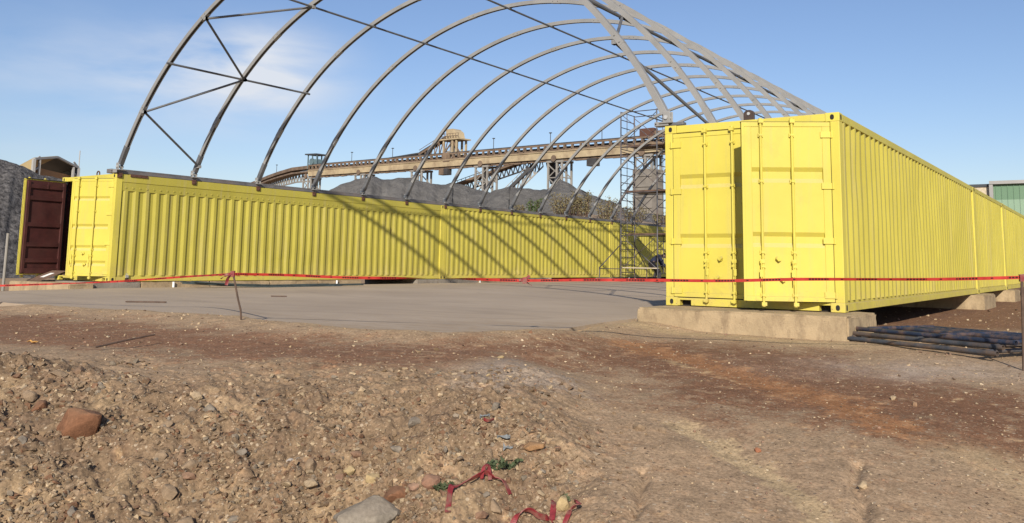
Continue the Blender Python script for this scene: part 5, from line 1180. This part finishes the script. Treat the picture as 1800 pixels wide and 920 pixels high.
# other stones of the bank, one object each
KM = {'tan': TAN, 'grey': GREYC, 'reddish brown': (0.23, 0.135, 0.085), 'pale': PALE}
kinds = list(KM); pool = {k: [rockmesh(100+13*j+7*i, KM[k], 0.55+0.1*(j % 4), 12+j % 5) for j in range(6)] for i, k in enumerate(kinds)}
rs = np.random.default_rng(77); cnt = 0
bx_ = rs.random(900)*1400-250; by_ = 655+285*rs.random(900)**0.8; P = hit(bx_, by_); Wt = rough_w(P[:, 0], P[:, 1]); Z = g_full(P[:, 0], P[:, 1])
for i in range(900):
    if cnt >= 235: break
    if Wt[i] < 0.35+0.4*rs.random(): continue
    D = np.linalg.norm(P[i]-CAM); k = kinds[rs.choice(4, p=[0.5, 0.2, 0.14, 0.16])]; r = (5+13*rs.random()**2.2)*D/FPX
    o = bpy.data.objects.new('stone', pool[k][rs.integers(6)]); COL.objects.link(o); o.location = (P[i, 0], P[i, 1], Z[i]+r*rs.uniform(-0.25, 0.22)); o.scale = (r, r*rs.uniform(.7, 1.1), r*rs.uniform(.7, 1)); o.rotation_euler = (rs.uniform(-.6, .6), rs.uniform(-.6, .6), rs.uniform(0, 6.28))
    tag(o, f'{k} stone among the rubble of the earth bank', 'stone', f'{k} stones in the rubble bank'); cnt += 1
# gravel too fine to count
def gravel(name, label, px, py, rpx, cols, wfun, seed, nshape=14, npts=9):
    rs = np.random.default_rng(seed); P = hit(px, py); keep = rs.random(len(P)) < wfun(P[:, 0], P[:, 1]); P = P[keep]; rpx = rpx[keep]
    Z = g_full(P[:, 0], P[:, 1]); D = np.linalg.norm(P-CAM, axis=1); r = rpx*D/FPX; shp = [hull_np(500+seed*31+k, npts, 0.6+0.3*rs.random()) for k in range(nshape)]
    which = rs.integers(nshape, size=len(P)); VV = []; FF = []; CC = []; off = 0; cols = np.array(cols)
    ci = rs.integers(len(cols), size=len(P)); bri = 0.8+0.45*rs.random(len(P))
    for k in range(nshape):
        ii = np.where(which == k)[0]; V, F = shp[k]; n = len(V)
        if not len(ii): continue
        q = rs.normal(size=(len(ii), 4)); q /= np.linalg.norm(q, axis=1)[:, None]; a, b, c, d = q.T
        Rm = np.stack([np.stack([1-2*(c*c+d*d), 2*(b*c-a*d), 2*(b*d+a*c)], -1), np.stack([2*(b*c+a*d), 1-2*(b*b+d*d), 2*(c*d-a*b)], -1), np.stack([2*(b*d-a*c), 2*(c*d+a*b), 1-2*(b*b+c*c)], -1)], 1)
        X = np.einsum('nij,vj->nvi', Rm, V)*r[ii][:, None, None]; X[..., 2] *= 0.8
        X += np.stack([P[ii, 0], P[ii, 1], Z[ii]+r[ii]*rs.uniform(-0.35, 0.25, len(ii))], -1)[:, None, :]
        VV.append(X.reshape(-1, 3)); FF.append((F[None]+(np.arange(len(ii))*n)[:, None, None]+off).reshape(-1, 3)); off += len(ii)*n
        CC.append(np.repeat(np.concatenate([cols[ci[ii]]*bri[ii][:, None], np.ones((len(ii), 1))], 1), n, axis=0))
    return tag(np_mesh(name, np.concatenate(VV), np.concatenate(FF), M['stone'], cols=np.concatenate(CC)), label, 'gravel', kind='stuff')
rs = np.random.default_rng(5)
N = 34000; gravel('gravel', 'loose gravel and clods covering the earth bank', rs.random(N)*1500-320, 585+365*rs.random(N), 1.2+7.5*rs.random(N)**3.0, [TAN, TAN, (0.20, 0.135, 0.08), (0.20, 0.16, 0.115), (0.15, 0.095, 0.056), PALE, (0.23, 0.158, 0.094), (0.18, 0.12, 0.07), (0.16, 0.085, 0.048)], lambda x, y: np.clip(rough_w(x, y)*(0.55+1.3*fbm(x*1.0, y*1.0, 0.5, 3)+0.3), 0, 1), 1)
N = 30000; gravel('gravel', 'scattered small chips on the packed soil', rs.random(N)*2300-250, 545+400*rs.random(N)**1.2, 0.9+3.3*rs.random(N)**4.0, [TAN, (0.2, 0.13, 0.09), PALE, (0.12, 0.075, 0.05), (0.25, 0.15, 0.1), (0.42, 0.33, 0.22), (0.38, 0.28, 0.17)], lambda x, y: np.where(inside(x, y, slab_poly), 0.03, 0.62*(1-0.35*sstep(0.04, 0.2, fwd(x, y)[0]/np.maximum(fwd(x, y)[1], .5)))+0.0), 2)

# ------------------------------------------------------------------ red strap, scraps, weeds
def strap(label, px, width, tw, lift=0.014):
    pts = [gp(x, y, lift+z) for x, y, z in px]
    return ribbon('red_strap', pts, width, M['strap'], label, 'strap', twist=tw, steps=10, thick=0.004, group='torn red strap on the ground', up=(0.3, 0.3, 1))
strap('torn red strap curling round the earth at the bottom edge', [(786,940,.0),(788,915,.01),(792,893,.015),(800,883,.02),(820,877,.02),(842,871,.025),(852,866,.03),(868,865,.02),(884,868,.01),(897,873,.0)], 0.030, lambda u: 1.1+0.7*math.sin(u*8))
strap('loose red strap end near the bottom edge, left of the yellow stone', [(896,930,.0),(910,914,.02),(930,907,.03),(948,911,.02),(962,920,.01),(975,930,.0)], 0.030, lambda u: 0.9+0.6*math.sin(u*6+1))
strap('red strap loop lying round the yellow stone', [(970,925,.0),(973,905,.02),(974,888,.02)], 0.030, lambda u: 0.8+u)
strap('short red strap end right of the yellow stone', [(990,930,.0),(1002,912,.02),(1016,903,.03),(1018,893,.02),(1011,888,.01)], 0.026, lambda u: 0.8+1.4*u)
a = gp(852, 868, 0.02); strap('small upright red strap knot on the torn strap', [(846,872,.01),(850,862,.05),(858,860,.05),(861,868,.01)], 0.02, lambda u: 0.4+2*u)
rs = np.random.default_rng(9)
def scrap(label, px, py, w, mat, seed, name='scrap', cat='scrap'):
    rs = np.random.default_rng(seed); p = gp(px, py, 0.012); m = MB(); n = 5; V = []; F = []
    for i in range(n):
        for j in range(n):
            V.append(p+Vector((RH[0], RH[1], 0))*(w*(i/(n-1)-.5))+Vector((FH[0], FH[1], 0))*(w*.6*(j/(n-1)-.5)*rs.uniform(.7, 1))+Vector((0, 0, 0.007*rs.normal()+0.006)))
    V2 = [v+Vector((0,0,0.002)) for v in V]
    for i in range(n-1):
        for j in range(n-1): F.append((i*n+j, i*n+j+1, (i+1)*n+j+1, (i+1)*n+j)); F.append(tuple(q+n*n for q in F[-1]))
    m.add(V+V2, F); tag(m.build(name, mat, fix=False), label, cat)
scrap('crumpled pale blue scrap on the edge of the bank', 885, 785, 0.075, M['blue_scrap'], 1); scrap('pale blue grey scrap below the crumpled one', 893, 798, 0.055, M['blue_scrap'], 3)
scrap('blue and red rag end half buried in the bank', 852, 748, 0.06, M['blue_scrap'], 2); strap('short dark red strip beside the blue rag', [(850,753,.0),(858,757,.012),(868,752,.006)], 0.018, lambda u: 0.5)
scrap('orange peel coloured scrap on top of the left rubble heap', 58, 604, 0.085, M['orange_peel'], 4)
def weed(label, px, py, w, h, n, seed):
    rs = np.random.default_rng(seed); b = np.array(gp(px, py)); t = thing('weed', label, 'weed', b, 'small weeds on the bank'); m = MB(); V = []; F = []
    for k in range(7):
        a = 6.28*k/7+rs.random(); tip = b+np.array([math.cos(a)*w*rs.uniform(.4, 1), math.sin(a)*w*rs.uniform(.4, 1), h*rs.uniform(.5, 1)]); m.tube([b-np.array([0,0,.01]), b*0.5+tip*0.5+np.array([0,0,h*.15]), tip], 0.002, 4)
        for q in np.linspace(.25, 1, 7):
            v, f = leaf_cloud(n, b*(1-q)+tip*q+np.array([0,0,h*.2*q*(1-q)]), 0.014, 0.014, 0.010, 0.026, rs); F += [tuple(i+len(V) for i in g) for g in f]; V += v
    m.build('stems', M['weed'], t); o = np_mesh('leaves', np.array(V)-b, F, M['weed']); o.parent = t
weed('small green weed left of the torn red strap', 778, 868, 0.06, 0.05, 3, 1); weed('sparse green weed above the torn red strap', 872, 850, 0.07, 0.05, 3, 2); weed('thin grey green weed higher on the bank', 897, 832, 0.06, 0.06, 2, 3)
weed('tiny green sprig on the yellow stone', 994, 886, 0.018, 0.045, 1, 4)
